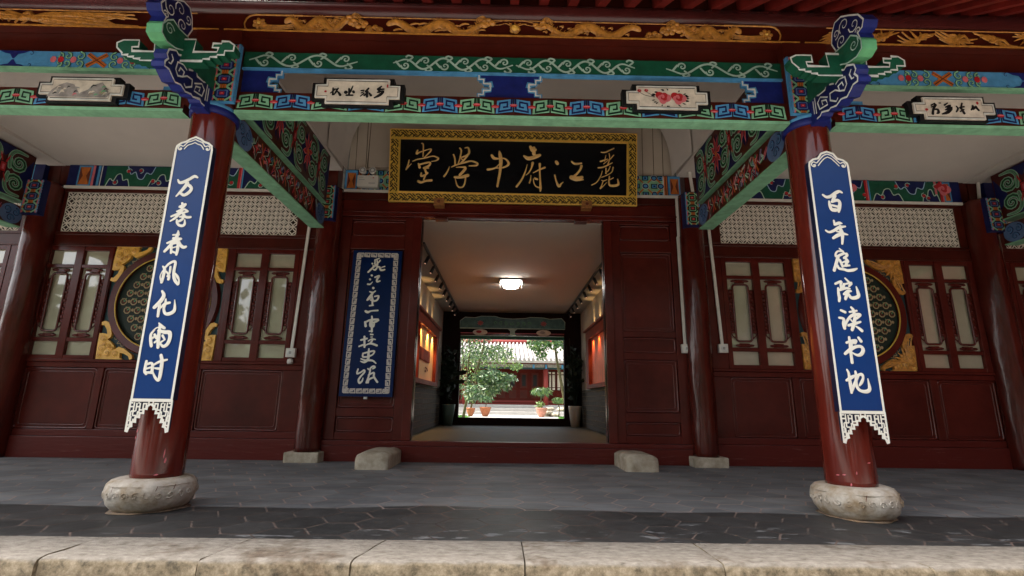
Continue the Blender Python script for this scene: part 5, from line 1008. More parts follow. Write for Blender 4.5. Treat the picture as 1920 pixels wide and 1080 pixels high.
# black plaque over the doorway, leaning forward
PF = FR((0, -0.12, 3.02), (1, 0, 0), (0, -0.15, 0.9))
t = thing('plaque', 'big black plaque with gold running-hand characters and a gold key-pattern frame', 'plaque', (0.07, -0.15, 3.02))
s_ = MB(); U0, U1, V0, V1 = -1.442, 1.578, -0.015, 0.885; f_ = 0.125
s_.poly(PF, [(U0, V0), (U1, V0), (U1, V1), (U0, V1)], 'plaque_black', -0.012, depth=0.04); s_.build('panel', t)
s_ = MB()
def bar(u0, u1, v0, v1): s_.poly(PF, [(u0, v0), (u1, v0), (u1, v1), (u0, v1)], 'gold_frame', 0.010, depth=0.055)
bar(U0, U1, V0, V0 + f_); bar(U0, U1, V1 - f_, V1); bar(U0, U0 + f_, V0 + f_ + .0005, V1 - f_ - .0005); bar(U1 - f_, U1, V0 + f_ + .0005, V1 - f_ - .0005)
for a, b, c, d in ((U0, U1, V0 + 0.006, 0), (U0, U1, V1 - 0.006, 0)): s_.ribbon(PF, [(a, c, 0.012), (b, c, 0.012)], 'gold_bright', n=0.0125, ridge=0.003, curve=False)
for c in (U0 + 0.006, U1 - 0.006): s_.ribbon(PF, [(c, V0, 0.012), (c, V1, 0.012)], 'gold_bright', n=0.0125, ridge=0.003, curve=False)
s_.ribbon(PF, [(U0 + f_ - .008, V0 + f_ - .008, .014), (U1 - f_ + .008, V0 + f_ - .008, .014), (U1 - f_ + .008, V1 - f_ + .008, .014), (U0 + f_ - .008, V1 - f_ + .008, .014)], 'gold_bright', n=0.013, ridge=0.003, closed=True, curve=False)
def swast(u0, u1, v0, v1, along):
    """slanting interlocked T and key lines cut dark into the gold frame"""
    L = (u1 - u0) if along else (v1 - v0); Wd = (v1 - v0) if along else (u1 - u0); n_ = int(L / 0.105); p = L / n_
    P = (lambda a, b: (u0 + a, v0 + b)) if along else (lambda a, b: (u0 + b, v0 + a))
    for k in range(n_):
        a = k * p; b0, b1 = 0.016, Wd - 0.010; m_ = (b0 + b1) / 2
        for q in ([(a, b0), (a + p * 0.42, m_)], [(a + p * 0.30, b1), (a + p * 0.72, m_ + 0.002)], [(a + p * 0.15, m_ + 0.012), (a + p * 0.42, m_), (a + p * 0.60, m_ - 0.026), (a + p * 0.95, b0 + 0.002)], [(a + p * 0.50, b0), (a + p * 0.80, m_ - 0.006), (a + p * 1.0, m_ - 0.03)],
                  [(a, m_ + 0.028), (a + p * 0.28, b1 - 0.004)], [(a + p * 0.62, b1), (a + p * 0.98, m_ + 0.008)]):
            s_.ribbon(PF, [(*P(min(x, L - .004), min(max(y, 0.014), Wd - 0.008)), 0.0145) for x, y in q], 'olive_black', n=0.0122, curve=False)
swast(U0 + .01, U1 - .01, V0, V0 + f_ - .012, True); swast(U0 + .01, U1 - .01, V1 - f_ + .012, V1, True); swast(U0, U0 + f_ - .012, V0 + f_, V1 - f_, False); swast(U1 - f_ + .012, U1, V0 + f_, V1 - f_, False)
s_.build('gold_frame', t)
letters('gold_character', t, PF, PLAQUE, 'gold_letter', -0.008, 0.012, 1.1, PB, 0)
for x, sd_ in ((-0.825, 'left'), (0.962, 'right')):
    s_ = MB(); s_.box(x - 0.06, x + 0.06, -0.17, -0.06, 2.95, 3.045, 'boss_wood'); F = FY(-0.17); s_.disc(F, x, 3.0, 0.024, 0.024, 'brown', 0.002, dome=0.014); s_.tube([(x + 0.024 * math.cos(a * 0.6), -0.178, 3.0 + 0.024 * math.sin(a * 0.6)) for a in range(10)], 0.005, 'boss_wood', seg=6, closed=True)
    tag(s_.build('plaque_bracket', bevel=0.01), 'small round-bossed wooden block holding up the %s end of the black plaque' % sd_, 'bracket', 'wooden blocks under the plaque')

# vertical blue sign on the left door panel
t = thing('vertical_sign', 'dark blue upright sign with white fret border and nine white characters', 'sign board', (-1.55, -0.05, 0.69))
F = FY(-0.06); s_ = MB(); Q = [(-1.866, 0.70), (-1.255, 0.69), (-1.245, 2.40), (-1.818, 2.40)]; Q = [(-1.855, 0.695), (-1.255, 0.695), (-1.248, 2.40), (-1.825, 2.40)]
s_.poly(F, Q, 'sign_blue', 0.0, depth=0.035, side='board_side'); s_.build('board', t)
s_ = MB()
def keyrun(a, b, inward, L):
    ax, ay = a; dx, dy = (b[0] - a[0]) / L, (b[1] - a[1]) / L; nx, ny = inward; n_ = max(2, round(L / 0.078)); p = L / n_; d = 0.040
    for k in range(n_):
        def T(s, w_): return (ax + dx * s + nx * w_, ay + dy * s + ny * w_, 0.0125)
        o_ = k * p
        s_.ribbon(F, [T(o_ + p * 0.06, 0), T(o_ + p * 0.94, 0)], 'fret_white', n=0.003, curve=False)
        s_.ribbon(F, [T(o_ + p * 0.06, 0), T(o_ + p * 0.06, d * 0.55), T(o_ + p * 0.58, d * 0.55)], 'fret_white', n=0.003, curve=False)
        s_.ribbon(F, [T(o_ + p * 0.80, 0.003), T(o_ + p * 0.80, d), T(o_ + p * 0.02, d)], 'fret_white', n=0.0036, curve=False)
bx0b, bx0t, bx1, by0, by1 = -1.812, -1.775, -1.295, 0.735, 2.365
keyrun((bx0t, by1), (bx1, by1), (0, -1), bx1 - bx0t); keyrun((bx0b, by0), (bx1, by0), (0, 1), bx1 - bx0b)
keyrun((bx0b, by0), (bx0t, by1), (1, 0), by1 - by0); keyrun((bx1, by0), (bx1, by1), (-1, 0), by1 - by0)
s_.build('fret_border', t)
letters('character', t, F, SIGN, 'letter_white', 0.003, 0.003, 1.05, SB)
s_ = MB(); s_.box(-1.575, -1.54, -0.055, -0.02, 0.668, 0.694, 'pvc'); s_.build('hanging_clip', t)

# small painted cartouches hung in the openwork of the front beams
carts = [(-3.325, -2.74, 2.695, 2.868, 'cartouche painted with grey rocks in the left beam', 'rocks'), (-1.385, -0.783, 2.712, 2.905, 'white cartouche with four black characters, left in the centre beam', 'c1'),
         (0.845, 1.43, 2.722, 2.905, 'white cartouche painted with two red peonies, right in the centre beam', 'peony'), (2.925, 3.515, 2.69, 2.862, 'white cartouche with black characters in the right beam', 'c2')]
for u0, u1, v0, v1, lab, kind in carts:
    t = thing('cartouche', lab, 'cartouche', ((u0 + u1) / 2, -2.60, v0), 'cartouches in the front beams'); F = FY(-2.62)
    s_ = MB(); a, b = 0.075, 0.045; s_.poly(FY(-2.605), [(p_[0], p_[1]) for p_ in C8(u0 - 0.028, u1 + 0.028, v0 - 0.012, v1 + 0.022, a + 0.0, b)], 'black', 0.0, depth=0.05); s_.build('black_backboard', t)
    s_ = MB(); P = C8(u0, u1, v0, v1, a, b); s_.poly(F, P, 'owhite', 0.0, depth=0.012)
    s_.ribbon(F, [(x, y, 0.009) for x, y in C8(u0 + .005, u1 - .005, v0 + .005, v1 - .005, a, b)], 'bwhite', n=0.001, closed=True, curve=False)
    s_.ribbon(F, [(x, y, 0.003) for x, y in C8(u0 + .014, u1 - .014, v0 + .014, v1 - .014, a, b)], 'black', n=0.0016, closed=True, curve=False); s_.build('panel', t)
    s_ = MB(); uc, vc = (u0 + u1) / 2, (v0 + v1) / 2
    if kind in ('c1', 'c2'):
        for st in strokes(C1 if kind == 'c1' else C2): s_.ribbon(F, [(x, y, w_ * 1.9) for x, y, w_ in st], 'black', n=0.002, sub=3)
        if kind == 'c1': s_.disc(F, u0 + 0.075, vc - 0.005, 0.010, 0.009, 'red', 0.003, seg=6); s_.rect(F, u1 - 0.095, u1 - 0.085, vc + 0.035, vc + 0.06, 'red', 0.003)
        else: s_.disc(F, u0 + 0.09, vc - 0.015, 0.012, 0.011, 'red', 0.003, seg=6); s_.disc(F, u1 - 0.12, vc + 0.045, 0.009, 0.013, 'red', 0.003, seg=6)
    elif kind == 'peony':
        peony(s_, F, uc - 0.035, vc - 0.005, 0.058, 0.004); peony(s_, F, uc + 0.075, vc - 0.008, 0.058, 0.004)
        rn = random.Random(2)
        for k in range(26):
            aa = rn.uniform(0, 6.28); x, y = uc + 0.02 + 0.115 * math.cos(aa), vc - 0.005 + 0.062 * math.sin(aa); s_.ribbon(F, [(x, y, 0.004), (x + 0.012 * math.cos(aa), y + 0.008 * math.sin(aa), 0.010), (x + 0.026 * math.cos(aa + .3), y + 0.014 * math.sin(aa), 0.002)], 'black', n=0.0025, sub=2)
        for x, y in ((-0.20, 0.05), (-0.15, 0.052)): s_.disc(F, uc + x, vc + y, 0.015, 0.012, 'red', 0.004); s_.disc(F, uc + x + .003, vc + y + .003, 0.007, 0.006, 'pink', 0.006); s_.ribbon(F, [(uc + x, vc + y - .01, .003), (uc + x + .04, vc + y - .035, .004), (uc - .09, vc + 0.0, .003)], 'black', n=0.002)
    else:
        rn = random.Random(5)
        for c, base, hs_ in ((-0.105, v0 + 0.022, (0.055, 0.095, 0.115, 0.10, 0.045)), (0.10, v0 + 0.022, (0.035, 0.06, 0.10, 0.12, 0.07))):
            w5 = [-0.10, -0.055, -0.01, 0.045, 0.085]
            P = [(uc + c - 0.125, base)] + [(uc + c + a + rn.uniform(-.008, .008), base + h_) for a, h_ in zip(w5, hs_)] + [(uc + c + 0.105, base + 0.02), (uc + c + 0.09, base)]
            s_.poly(F, P[::-1], 'rockgrey', 0.002)
            for k in range(16):
                a = rn.uniform(-0.09, 0.07); b0_ = base + rn.uniform(0.01, 0.075); d = rn.uniform(0.012, 0.03)
                s_.ribbon(F, [(uc + c + a, b0_, 0.004), (uc + c + a + d * 0.4, b0_ + d * 0.7, rn.uniform(.006, .014)), (uc + c + a + d * 1.3, b0_ + d * 0.5, 0.003)], rn.choice(('owhite', 'owhite', 'grey_plastic', 'black', 'moon_tan', 'pink' if c < 0 else 'mgreen')), n=0.0032 + k * 0.00006, sub=2)
    s_.build('painting', t)

# ------------------------------------------------------------------ conduits, sockets, emergency lamp
def conduit(pts, lab, m='pvc', r=0.017, extra=None):
    t = thing('conduit', lab, 'conduit', pts[0], 'white wiring conduits on the red walls')
    s_ = MB()
    for a, b in zip(pts[:-1], pts[1:]):
        a, b = Vector(a), Vector(b); d = (b - a); L = d.length / 2; d.normalize(); e = Vector((1, 0, 0)) if abs(d.x) < 0.5 else Vector((0, 0, 1)); s_.obox((a + b) / 2, e * r, Vector((0, r * 0.6, 0)), d * L, m)
    s_.build('trunking', t, bevel=0.003)
    if extra:
        x, z = extra; q = MB(); q.box(x - 0.052, x + 0.052, -0.085, -0.035, z - 0.055, z + 0.045, m); q.box(x - 0.034, x + 0.034, -0.090, -0.0852, z - 0.038, z + 0.026, 'bwhite'); o = q.build('socket_box', t, bevel=0.004)
        q = MB(); q.box(x - 0.012, x + 0.012, -0.094, -0.0902, z - 0.02, z + 0.01, 'grey_plastic'); q.build('switch', o)
    return t
t = conduit([(-2.375, -0.05, 3.12), (-2.435, -0.05, 1.22)], 'white conduit dropping to a box with a round sensor, beside the left casement', extra=(-2.435, 1.175))
q = MB(); q.lathe([(0.0, 0), (0.028, 0), (0.034, 0.02), (0.030, 0.05), (0.012, 0.06), (0.0, 0.06)], (-2.437, -0.055, 1.045), 'pvc', seg=16, cap=False); q.build('sensor', t)
conduit([(2.090, -0.065, 3.14), (2.092, -0.055, 2.66), (2.082, -0.05, 2.64), (2.088, -0.05, 1.31)], 'white conduit on the doorway frame ending in a socket right of the door panels', extra=(2.093, 1.29))
conduit([(2.455, -0.05, 3.12), (2.520, -0.05, 1.32)], 'white conduit right of the rear column ending in a socket beside the right casement', extra=(2.52, 1.30))
conduit([(-2.02, -0.075, 3.158), (-1.44, -0.075, 3.155)], 'short white conduit running along the wall to the left end of the black plaque')
conduit([(1.58, -0.075, 3.152), (2.18, -0.075, 3.155), (2.235, -0.22, 3.16), (2.235, -0.10, 3.80)], 'white conduit bending up the plaster right of the black plaque')
conduit([(-5.49, -0.05, 3.147), (-2.30, -0.05, 3.147)], 'long white conduit under the painted band of the left wall')
conduit([(2.39, -0.05, 3.145), (5.90, -0.05, 3.145), (5.935, -0.05, 3.44)], 'long white conduit under the painted band of the right wall')
t = thing('emergency_lamp', 'white twin-spot emergency lamp box left of the black plaque', 'lamp', (-1.74, -0.08, 3.2))
q = MB(); q.box(-1.842, -1.585, -0.12, -0.04, 3.20, 3.345, 'pvc'); F = FY(-0.12)
q.ribbon(F, [(-1.82, 3.315, 0.006), (-1.77, 3.315, 0.006)], 'grey_plastic', n=0.001, curve=False); q.ribbon(F, [(-1.82, 3.285, 0.006), (-1.75, 3.285, 0.006)], 'grey_plastic', n=0.001, curve=False); q.rect(F, -1.655, -1.635, 3.305, 3.315, 'red', 0.001); q.rect(F, -1.70, -1.62, 3.235, 3.245, 'grey_plastic', 0.001); q.build('lamp_box', t, bevel=0.005)
for x in (-1.775, -1.655):
    q = MB(); q.tube([(x, -0.08, 3.39), (x, -0.13, 3.395), (x, -0.15, 3.397)], [0.03, 0.040, 0.044], 'pvc', seg=18); q.tube([(x, -0.151, 3.397), (x, -0.1525, 3.397)], 0.036, 'grey_plastic', seg=18); q.tube([(x, -0.153, 3.397), (x, -0.154, 3.397)], 0.018, 'bwhite', seg=12); q.box(x - 0.008, x + 0.008, -0.09, -0.07, 3.345, 3.365, 'pvc'); q.build('spot_head', t)
# ------------------------------------------------------------------ passage through the hall
PX0, PX1, PYE, CZ = -1.55, 1.88, 6.5, 2.83
s_ = MB(); s_.box(PX0 - 0.2, PX1 + 0.2, 0.05, PYE + 0.3, -0.1, 0.10, 'interior_floor'); tag(s_.build('passage_floor'), kind='structure')
s_ = MB(); s_.box(PX0 - 0.3, PX1 + 0.3, 0.06, PYE + 0.3, CZ, CZ + 0.15, 'interior_white'); tag(s_.build('passage_ceiling'), kind='structure')
for sx, xw, side in ((-1, PX0, 'left'), (1, PX1, 'right')):
    t = thing('passage_wall', f'{side} wall of the passage, grey brick below a lit display case and pale plaster above', 'wall', (xw, 3.2, 0.1), 'walls of the passage')
    s_ = MB(); a, b = sorted((xw, xw + sx * 0.2)); s_.box(a, b, 0.18, PYE, 0.9, CZ, 'interior_white'); s_.build('plaster_upper', t)
    s_ = MB(); a, b = sorted((xw - sx * 0.002, xw + sx * 0.19)); s_.box(a, b, 0.18, PYE, 0.10, 0.90, 'brick_joint')
    for r_ in range(8):
        for k in range(23):
            y0 = 0.19 + k * 0.285 - (0.14 if r_ % 2 else 0); y1 = min(y0 + 0.275, PYE - 0.01); y0 = max(y0, 0.19); z0 = 0.104 + r_ * 0.0995
            if y1 > y0: a, b = sorted((xw - sx * 0.012, xw)); s_.box(a, b, y0, y1, z0, z0 + 0.088, 'grey_brick')
    s_.box(*sorted((xw - sx * 0.03, xw)), 0.19, PYE - 0.01, 0.905, 0.935, 'grey_brick'); s_.build('brick_dado', t)
    t = thing('display_case', ('glowing amber display case with a dark red carved board on the left passage wall' if sx < 0 else 'glossy reddish display case with wooden frame on the right passage wall'), 'display case', (xw, 3.3, 0.95), 'display cases along the passage')
    y0, y1 = 0.9, 4.95; d = 0.10; I = xw - sx * d
    s_ = MB(); s_.box(*sorted((xw - sx * .014, I)), y0 - 0.5, y1 + 0.25, 1.98, 2.16, 'case_wood'); s_.box(*sorted((xw - sx * .014, I)), y0 - 0.5, y1 + 0.25, 0.945, 1.03, 'case_wood')
    for a, b in ((y0 - 0.5, y0 + 0.08), (y1 - 0.08, y1 + 0.25), (2.7, 2.78)): s_.box(*sorted((xw - sx * .014, I + sx * 0.003)), a, b, 1.03, 1.98, 'case_wood')
    s_.box(*sorted((xw, I - sx * 0.05)), y0 - 0.52, y1 + 0.27, 2.161, 2.20, 'case_wood'); s_.build('case_frame', t, bevel=0.005)
    s_ = MB(); s_.box(*sorted((xw - sx * .016, xw - sx * 0.03)), y0, y1, 1.03, 1.98, 'case_panel' if sx < 0 else 'case_red'); s_.build('back_panel', t)
    if sx < 0:
        s_ = MB(); s_.box(xw + 0.032, xw + 0.05, 3.1, 4.25, 1.38, 1.60, 'case_wood'); 
        rn = random.Random(1)
        for k in range(24): s_.box(xw + 0.05, xw + 0.06, 3.14 + 0.045 * k, 3.17 + 0.045 * k, 1.36 + rn.uniform(0, .05), 1.58, 'case_wood')
        for k in range(10): q = rn.uniform(3.75, 4.15); z = rn.uniform(1.16, 1.26); s_.box(xw + 0.034, xw + 0.04, q, q + rn.uniform(.02, .08), z, z + 0.025, 'case_wood')
        s_.build('carved_board', t)
    for y_ in (1.5, 2.35, 3.15, 3.95, 4.6):
        l_ = bpy.data.lights.new('case_lamp', 'SPOT'); l_.energy = (15 if sx < 0 else 7); l_.color = (1, 0.55, 0.2); l_.spot_size = R(95); l_.spot_blend = 0.7; l_.shadow_soft_size = 0.03
        lo = bpy.data.objects.new('case_lamp', l_); col.objects.link(lo); lo.parent = t; lo.location = Vector((xw - sx * 0.09, y_, 1.96)) - t.location; lo.rotation_euler = Vector((sx * 0.30, 0, -1)).to_track_quat('-Z', 'Y').to_euler()
        if y_ > 3: 
            l2 = bpy.data.lights.new('wall_glow', 'SPOT'); l2.energy = 3.0; l2.color = (1, 0.62, 0.25); l2.spot_size = R(60); l2.spot_blend = 0.9; l2.shadow_soft_size = 0.02
            lo = bpy.data.objects.new('wall_glow', l2); col.objects.link(lo); lo.parent = t; lo.location = Vector((xw - sx * 0.05, y_, 2.23)) - t.location; lo.rotation_euler = Vector((sx * 0.12, 0, 1)).to_track_quat('-Z', 'Y').to_euler()
    # ceiling track with spotlights
    xt = -1.17 if sx < 0 else 1.52
    t = thing('spotlight_track', f'black ceiling track of small spotlights on the {side} side of the passage', 'spotlights', (xt, 3.6, CZ), 'spotlight tracks on the passage ceiling')
    s_ = MB(); s_.box(xt - 0.018, xt + 0.018, 0.9, 6.42, CZ - 0.030, CZ - 0.001, 'black_metal'); s_.build('track', t)
    for k in range(9):
        y_ = 1.45 + k * 0.57; s_ = MB(); s_.tube([(xt, y_, CZ - 0.03), (xt, y_, CZ - 0.075)], 0.008, 'black_metal', seg=6)
        a = Vector((xt, y_ - 0.03, CZ - 0.07)); b = a + Vector((sx * 0.04, -0.035, -0.11)); s_.tube([a, b], 0.028, 'black_metal', seg=10); dd = (b - a).normalized(); o = s_.build('spotlight', t)
        q = MB(); q.tube([b + dd * 0.001, b + dd * 0.003], 0.016, 'spot_glow', seg=10); q.build('lens', o)
# square ceiling lamp, two rounded white lobes
t = thing('ceiling_lamp', 'lit square ceiling lamp of white rounded lobes in the passage', 'lamp', (0.09, 3.1, CZ))
s_ = MB(); s_.box(-0.12, 0.30, 2.90, 3.32, CZ - 0.035, CZ - 0.001, 'black_metal')
for x in (-0.12, 0.285): s_.box(x, x + 0.015, 2.92, 3.30, CZ - 0.11, CZ - 0.036, 'pvc')
s_.build('lamp_frame', t, bevel=0.004)
for yc, w_ in ((3.0, 0.165), (3.215, 0.142)):
    s_ = MB(); N = 14; b = len(s_.v); rings = [(1.0, -0.038), (1.0, -0.085), (0.93, -0.108), (0.75, -0.118)]
    for rr, dz in rings:
        for k in range(24): a = 2 * math.pi * k / 24; c_, sn = math.cos(a), math.sin(a); q = (abs(c_) ** 3.2 + abs(sn) ** 3.2) ** (-1 / 3.2); s_.v.append((0.09 + w_ * rr * q * c_, yc + 0.088 * rr * q * sn, CZ + dz))
    for j in range(3):
        for k in range(24): l = (k + 1) % 24; s_.face([b + j * 24 + k, b + j * 24 + l, b + (j + 1) * 24 + l, b + (j + 1) * 24 + k], 'lamp_glow', True)
    s_.face([b + 72 + k for k in range(24)][::-1], 'lamp_glow'); s_.build('diffuser', t)
# far wall of the passage with its opening
t = thing('far_doorway', 'dark rear doorway of the passage with a painted openwork lintel over the garden view', 'doorway', (0.18, PYE, 0.1))
OX0, OX1 = -1.10, 1.46
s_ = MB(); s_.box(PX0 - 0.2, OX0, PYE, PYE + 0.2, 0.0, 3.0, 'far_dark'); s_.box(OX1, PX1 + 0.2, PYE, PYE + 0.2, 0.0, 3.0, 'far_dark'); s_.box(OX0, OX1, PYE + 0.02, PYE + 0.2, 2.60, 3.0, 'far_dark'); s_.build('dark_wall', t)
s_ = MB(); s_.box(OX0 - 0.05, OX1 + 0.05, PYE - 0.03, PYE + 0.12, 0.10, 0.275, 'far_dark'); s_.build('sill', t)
s_ = MB(); F = FY(PYE - 0.03)
up_ = [(OX0 - 0.02, 2.42), (OX1 + 0.02, 2.42), (OX1 + 0.02, 2.60), (OX1 - 0.06, 2.69), (1.1, 2.67), (0.95, 2.70), (0.62, 2.71), (0.5, 2.68), (0.18, 2.66), (-0.12, 2.68), (-0.25, 2.72), (-0.6, 2.72), (-0.75, 2.68), (OX0 + 0.1, 2.69), (OX0 - 0.02, 2.60)]
s_.poly(F, up_, 'lintel_teal', 0.0, depth=0.05, side='dgreen'); s_.ribbon(F, [(a, b, 0.014) for a, b in up_], 'scroll', n=0.002, closed=True, curve=False)
for x in (-0.62, 0.95): lotus(s_, F, x, 2.55, 0.09, 0.07, 0.003)
for k in range(7): s_.ribbon(F, spiral(-0.25 + 0.14 * k, 2.55, 0.05, 1.2, start=k, w=0.014, k=8), 'mgreen', n=0.003, sub=1)
s_.box(OX0, OX1, PYE + 0.06, PYE + 0.10, 2.28, 2.45, 'far_dark'); s_.box(OX0, OX1, PYE - 0.03, PYE + 0.05, 2.15, 2.23, 'dgreen'); s_.box(OX0, OX1, PYE - 0.025, PYE + 0.04, 2.24, 2.305, 'maroon_dark'); s_.ribbon(F, [(OX0, 2.30, .014), (OX1, 2.30, .014)], 'pink', n=0.004, curve=False)
for x in (-0.62, 0.95): s_.disc(F, x, 2.32, 0.18, 0.075, 'owhite', 0.006, seg=24); s_.disc(F, x - 0.03, 2.33, 0.07, 0.035, 'red' if x < 0 else 'rockgrey', 0.009, seg=12)
s_.poly(F, [(0.08, 2.24), (0.28, 2.24), (0.24, 2.28), (0.24, 2.36), (0.30, 2.41), (0.06, 2.41), (0.12, 2.36), (0.12, 2.28)], 'scroll', 0.008); s_.build('painted_lintel', t)
# potted plants standing inside the passage, almost in silhouette
def leaves(mb, cen, rad, n_, size, mats_, rn, flat=0.0, droop=0.0, squash=1.0):
    for k in range(n_):
        while True:
            p = Vector((rn.uniform(-1, 1), rn.uniform(-1, 1), rn.uniform(-1, 1)))
            if p.length < 1: break
        c = Vector(cen) + Vector((p.x * rad[0], p.y * rad[1], p.z * rad[2])); d = Vector((rn.uniform(-1, 1), rn.uniform(-1, 1), rn.uniform(-1, 0.6) * (1 - flat) - droop)).normalized()
        e = d.cross(Vector((rn.uniform(-1, 1), rn.uniform(-1, 1), rn.uniform(-.3, .3)))).normalized(); L = size * rn.uniform(0.6, 1.3); W = L * 0.28 * squash
        b = len(mb.v); mb.v += [tuple(c), tuple(c + d * L * 0.5 + e * W), tuple(c + d * L), tuple(c + d * L * 0.5 - e * W)]; mb.face([b, b + 1, b + 2, b + 3], rn.choice(mats_))
for x, potm, lab, h in ((-1.29, 'teal_pot', 'leafy plant in a greenish pot at the left side of the far doorway', 2.1), (1.66, 'white_pot', 'tall dark plant in a white tapered pot at the right side of the far doorway', 2.2)):
    t = thing('potted_plant', lab, 'potted plant', (x, 6.15, 0.1), 'potted plants inside the passage'); rn = random.Random(int(x * 9))
    s_ = MB(); s_.lathe([(0.10, 0.10), (0.155, 0.56), (0.16, 0.575), (0.145, 0.575), (0.14, 0.53)], (x, 6.15, 0), potm, seg=24); s_.build('pot', t)
    s_ = MB(); 
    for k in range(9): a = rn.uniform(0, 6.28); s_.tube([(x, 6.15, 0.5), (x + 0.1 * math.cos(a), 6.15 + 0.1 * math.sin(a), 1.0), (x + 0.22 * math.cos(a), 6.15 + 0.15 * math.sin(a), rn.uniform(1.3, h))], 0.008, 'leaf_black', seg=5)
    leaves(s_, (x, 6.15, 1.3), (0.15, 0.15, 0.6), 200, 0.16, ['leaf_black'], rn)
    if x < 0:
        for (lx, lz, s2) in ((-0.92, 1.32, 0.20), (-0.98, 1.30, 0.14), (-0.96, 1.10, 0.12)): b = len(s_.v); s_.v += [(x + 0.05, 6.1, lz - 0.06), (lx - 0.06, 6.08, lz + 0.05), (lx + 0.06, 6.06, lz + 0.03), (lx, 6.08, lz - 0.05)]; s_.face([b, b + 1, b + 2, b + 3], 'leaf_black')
    s_.build('foliage', t)

# ------------------------------------------------------------------ inner courtyard seen through the passage
s_ = MB(); s_.box(-60, 60, PYE + 0.3, 120, -0.3, -0.01, 'court_paving'); tag(s_.build('courtyard_ground'), kind='structure')
s_ = MB()
for P in ([(-6, 9), (-1.75, 9), (-1.45, 16.9), (-2.0, 18.0), (-2.6, 18.6), (-9, 19)], [(2.1, 9), (7, 9), (7, 19), (3.2, 18.5), (2.5, 17.4), (2.25, 15.5)]):
    b = len(s_.v); s_.v += [(x, y, -0.004) for x, y in P]; s_.face([b + k for k in range(len(P))], 'grass')
rn = random.Random(8)
for k in range(5000):
    x, y = rn.choice(((rn.uniform(-3.2, -1.62), rn.uniform(12, 18)), (rn.uniform(2.35, 3.8), rn.uniform(12, 18.2)))); a = rn.uniform(0, 6.28); h = rn.uniform(.03, .07); b = len(s_.v)
    s_.v += [(x, y, -0.004), (x + 0.012 * math.cos(a), y + 0.012 * math.sin(a), -0.004), (x + rn.uniform(-.02, .02), y, h)]; s_.face([b, b + 1, b + 2], 'grass')
tag(s_.build('grass'), 'bright green lawn patches either side of the pale courtyard path', 'grass', kind='stuff')
HY = 22.6
t = thing('opposite_hall', 'red timber hall with a pale tiled roof across the inner courtyard', 'building', (1.0, HY, 0.0))
s_ = MB()
for k in range(3): s_.box(-12, 14, 20.3 + 0.45 * k, 21.1 + 0.45 * k + (9 if k == 2 else 0), 0.165 * k - 0.01, 0.165 * (k + 1) - 0.012, 'court_paving')
s_.build('stone_steps', t, bevel=0.02)
s_ = MB(); s_.box(-12, 14, HY, HY + 0.2, 0.48, 2.45, 'maroon'); s_.box(-12, 14, HY - 0.02, HY, 0.60, 0.72, 'bright_red'); s_.box(-12, 14, HY - 0.05, HY, 0.49, 0.56, 'bright_red'); s_.build('wall', t)
for k in range(-6, 8):
    x = -0.15 + k * 0.62
    if 2.35 < x: continue
    s_ = MB(); s_.box(x - 0.27, x + 0.27, HY - 0.05, HY - 0.012, 0.76, 2.32, 'maroon'); s_.box(x - 0.2, x + 0.2, HY - 0.056, HY - 0.051, 0.84, 1.28, 'maroon_dark'); s_.box(x - 0.19, x + 0.19, HY - 0.056, HY - 0.051, 1.40, 2.22, 'maroon_dark'); s_.box(x - 0.10, x + 0.10, HY - 0.060, HY - 0.057, 1.50, 2.12, 'black'); s_.build('door', t)
for x in (2.45, 2.95, 3.45):
    s_ = MB(); s_.box(x - 0.04, x + 0.44, HY - 0.05, HY - 0.01, 1.28, 2.32, 'maroon_dark'); q = MB(); 
    for a, b in ((x + 0.02, x + 0.16), (x + 0.24, x + 0.38)): q.box(a, b, HY - 0.056, HY - 0.051, 1.46, 2.12, 'owhite'); q.box(a, b, HY - 0.056, HY - 0.051, 1.31, 1.42, 'owhite'); q.box(a, b, HY - 0.056, HY - 0.051, 2.18, 2.29, 'owhite')
    o = s_.build('window', t); q.build('pane', o)
for x in (-6.2, -2.1, 2.22, 6.4): s_ = MB(); s_.tube([(x, HY - 1.3, 0.48), (x, HY - 1.3, 2.60)], 0.13, 'bright_red', seg=20); s_.build('column', t)
s_ = MB(); s_.box(-12, 14, HY - 1.42, HY - 1.18, 2.36, 2.44, 'teal'); s_.box(-12, 14, HY - 1.4, HY - 1.2, 2.44, 2.62, 'rockgrey'); s_.box(-12, 14, HY - 1.45, HY - 1.15, 2.62, 2.74, 'maroon')
for x in (0.85, 1.55, 2.22, 3.1): s_.box(x - 0.05, x + 0.05, HY - 1.46, HY - 1.4, 2.40, 2.60, 'lblue')
s_.build('eave_beam', t)
s_ = MB(); s_.obox((1, HY + 0.55, 3.42), (13.5, 0, 0), (0, 2.6, 0.72), (0, -0.03, 0.06), 'roof_tile_pale')
for k in range(-50, 60):
    x = 1 + k * 0.235; s_.tube([(x, HY - 2.08, 2.83), (x, HY + 3.15, 4.27)], 0.062, 'roof_tile_pale', seg=8)
s_.tube([(-12, HY + 3.2, 4.33), (14, HY + 3.2, 4.33)], 0.16, 'bright_red', seg=10); s_.build('tiled_roof', t)
def tree(name, lab, base, trunks, crowns, mats_, cat='tree', grp=None, seed=1, size=0.14, squash=1.0, tm='trunk', droop=0.2):
    rn = random.Random(seed); t = thing(name, lab, cat, base, grp); s_ = MB()
    for pts, r0_, r1_ in trunks:
        n_ = len(pts); s_.tube(pts, [r0_ + (r1_ - r0_) * k / (n_ - 1) for k in range(n_)], tm, seg=8)
    s_.build('trunk', t); s_ = MB()
    for c, r_, n_ in crowns: leaves(s_, c, r_, n_, size, mats_, rn, droop=droop, squash=squash)
    s_.build('crown', t); return t
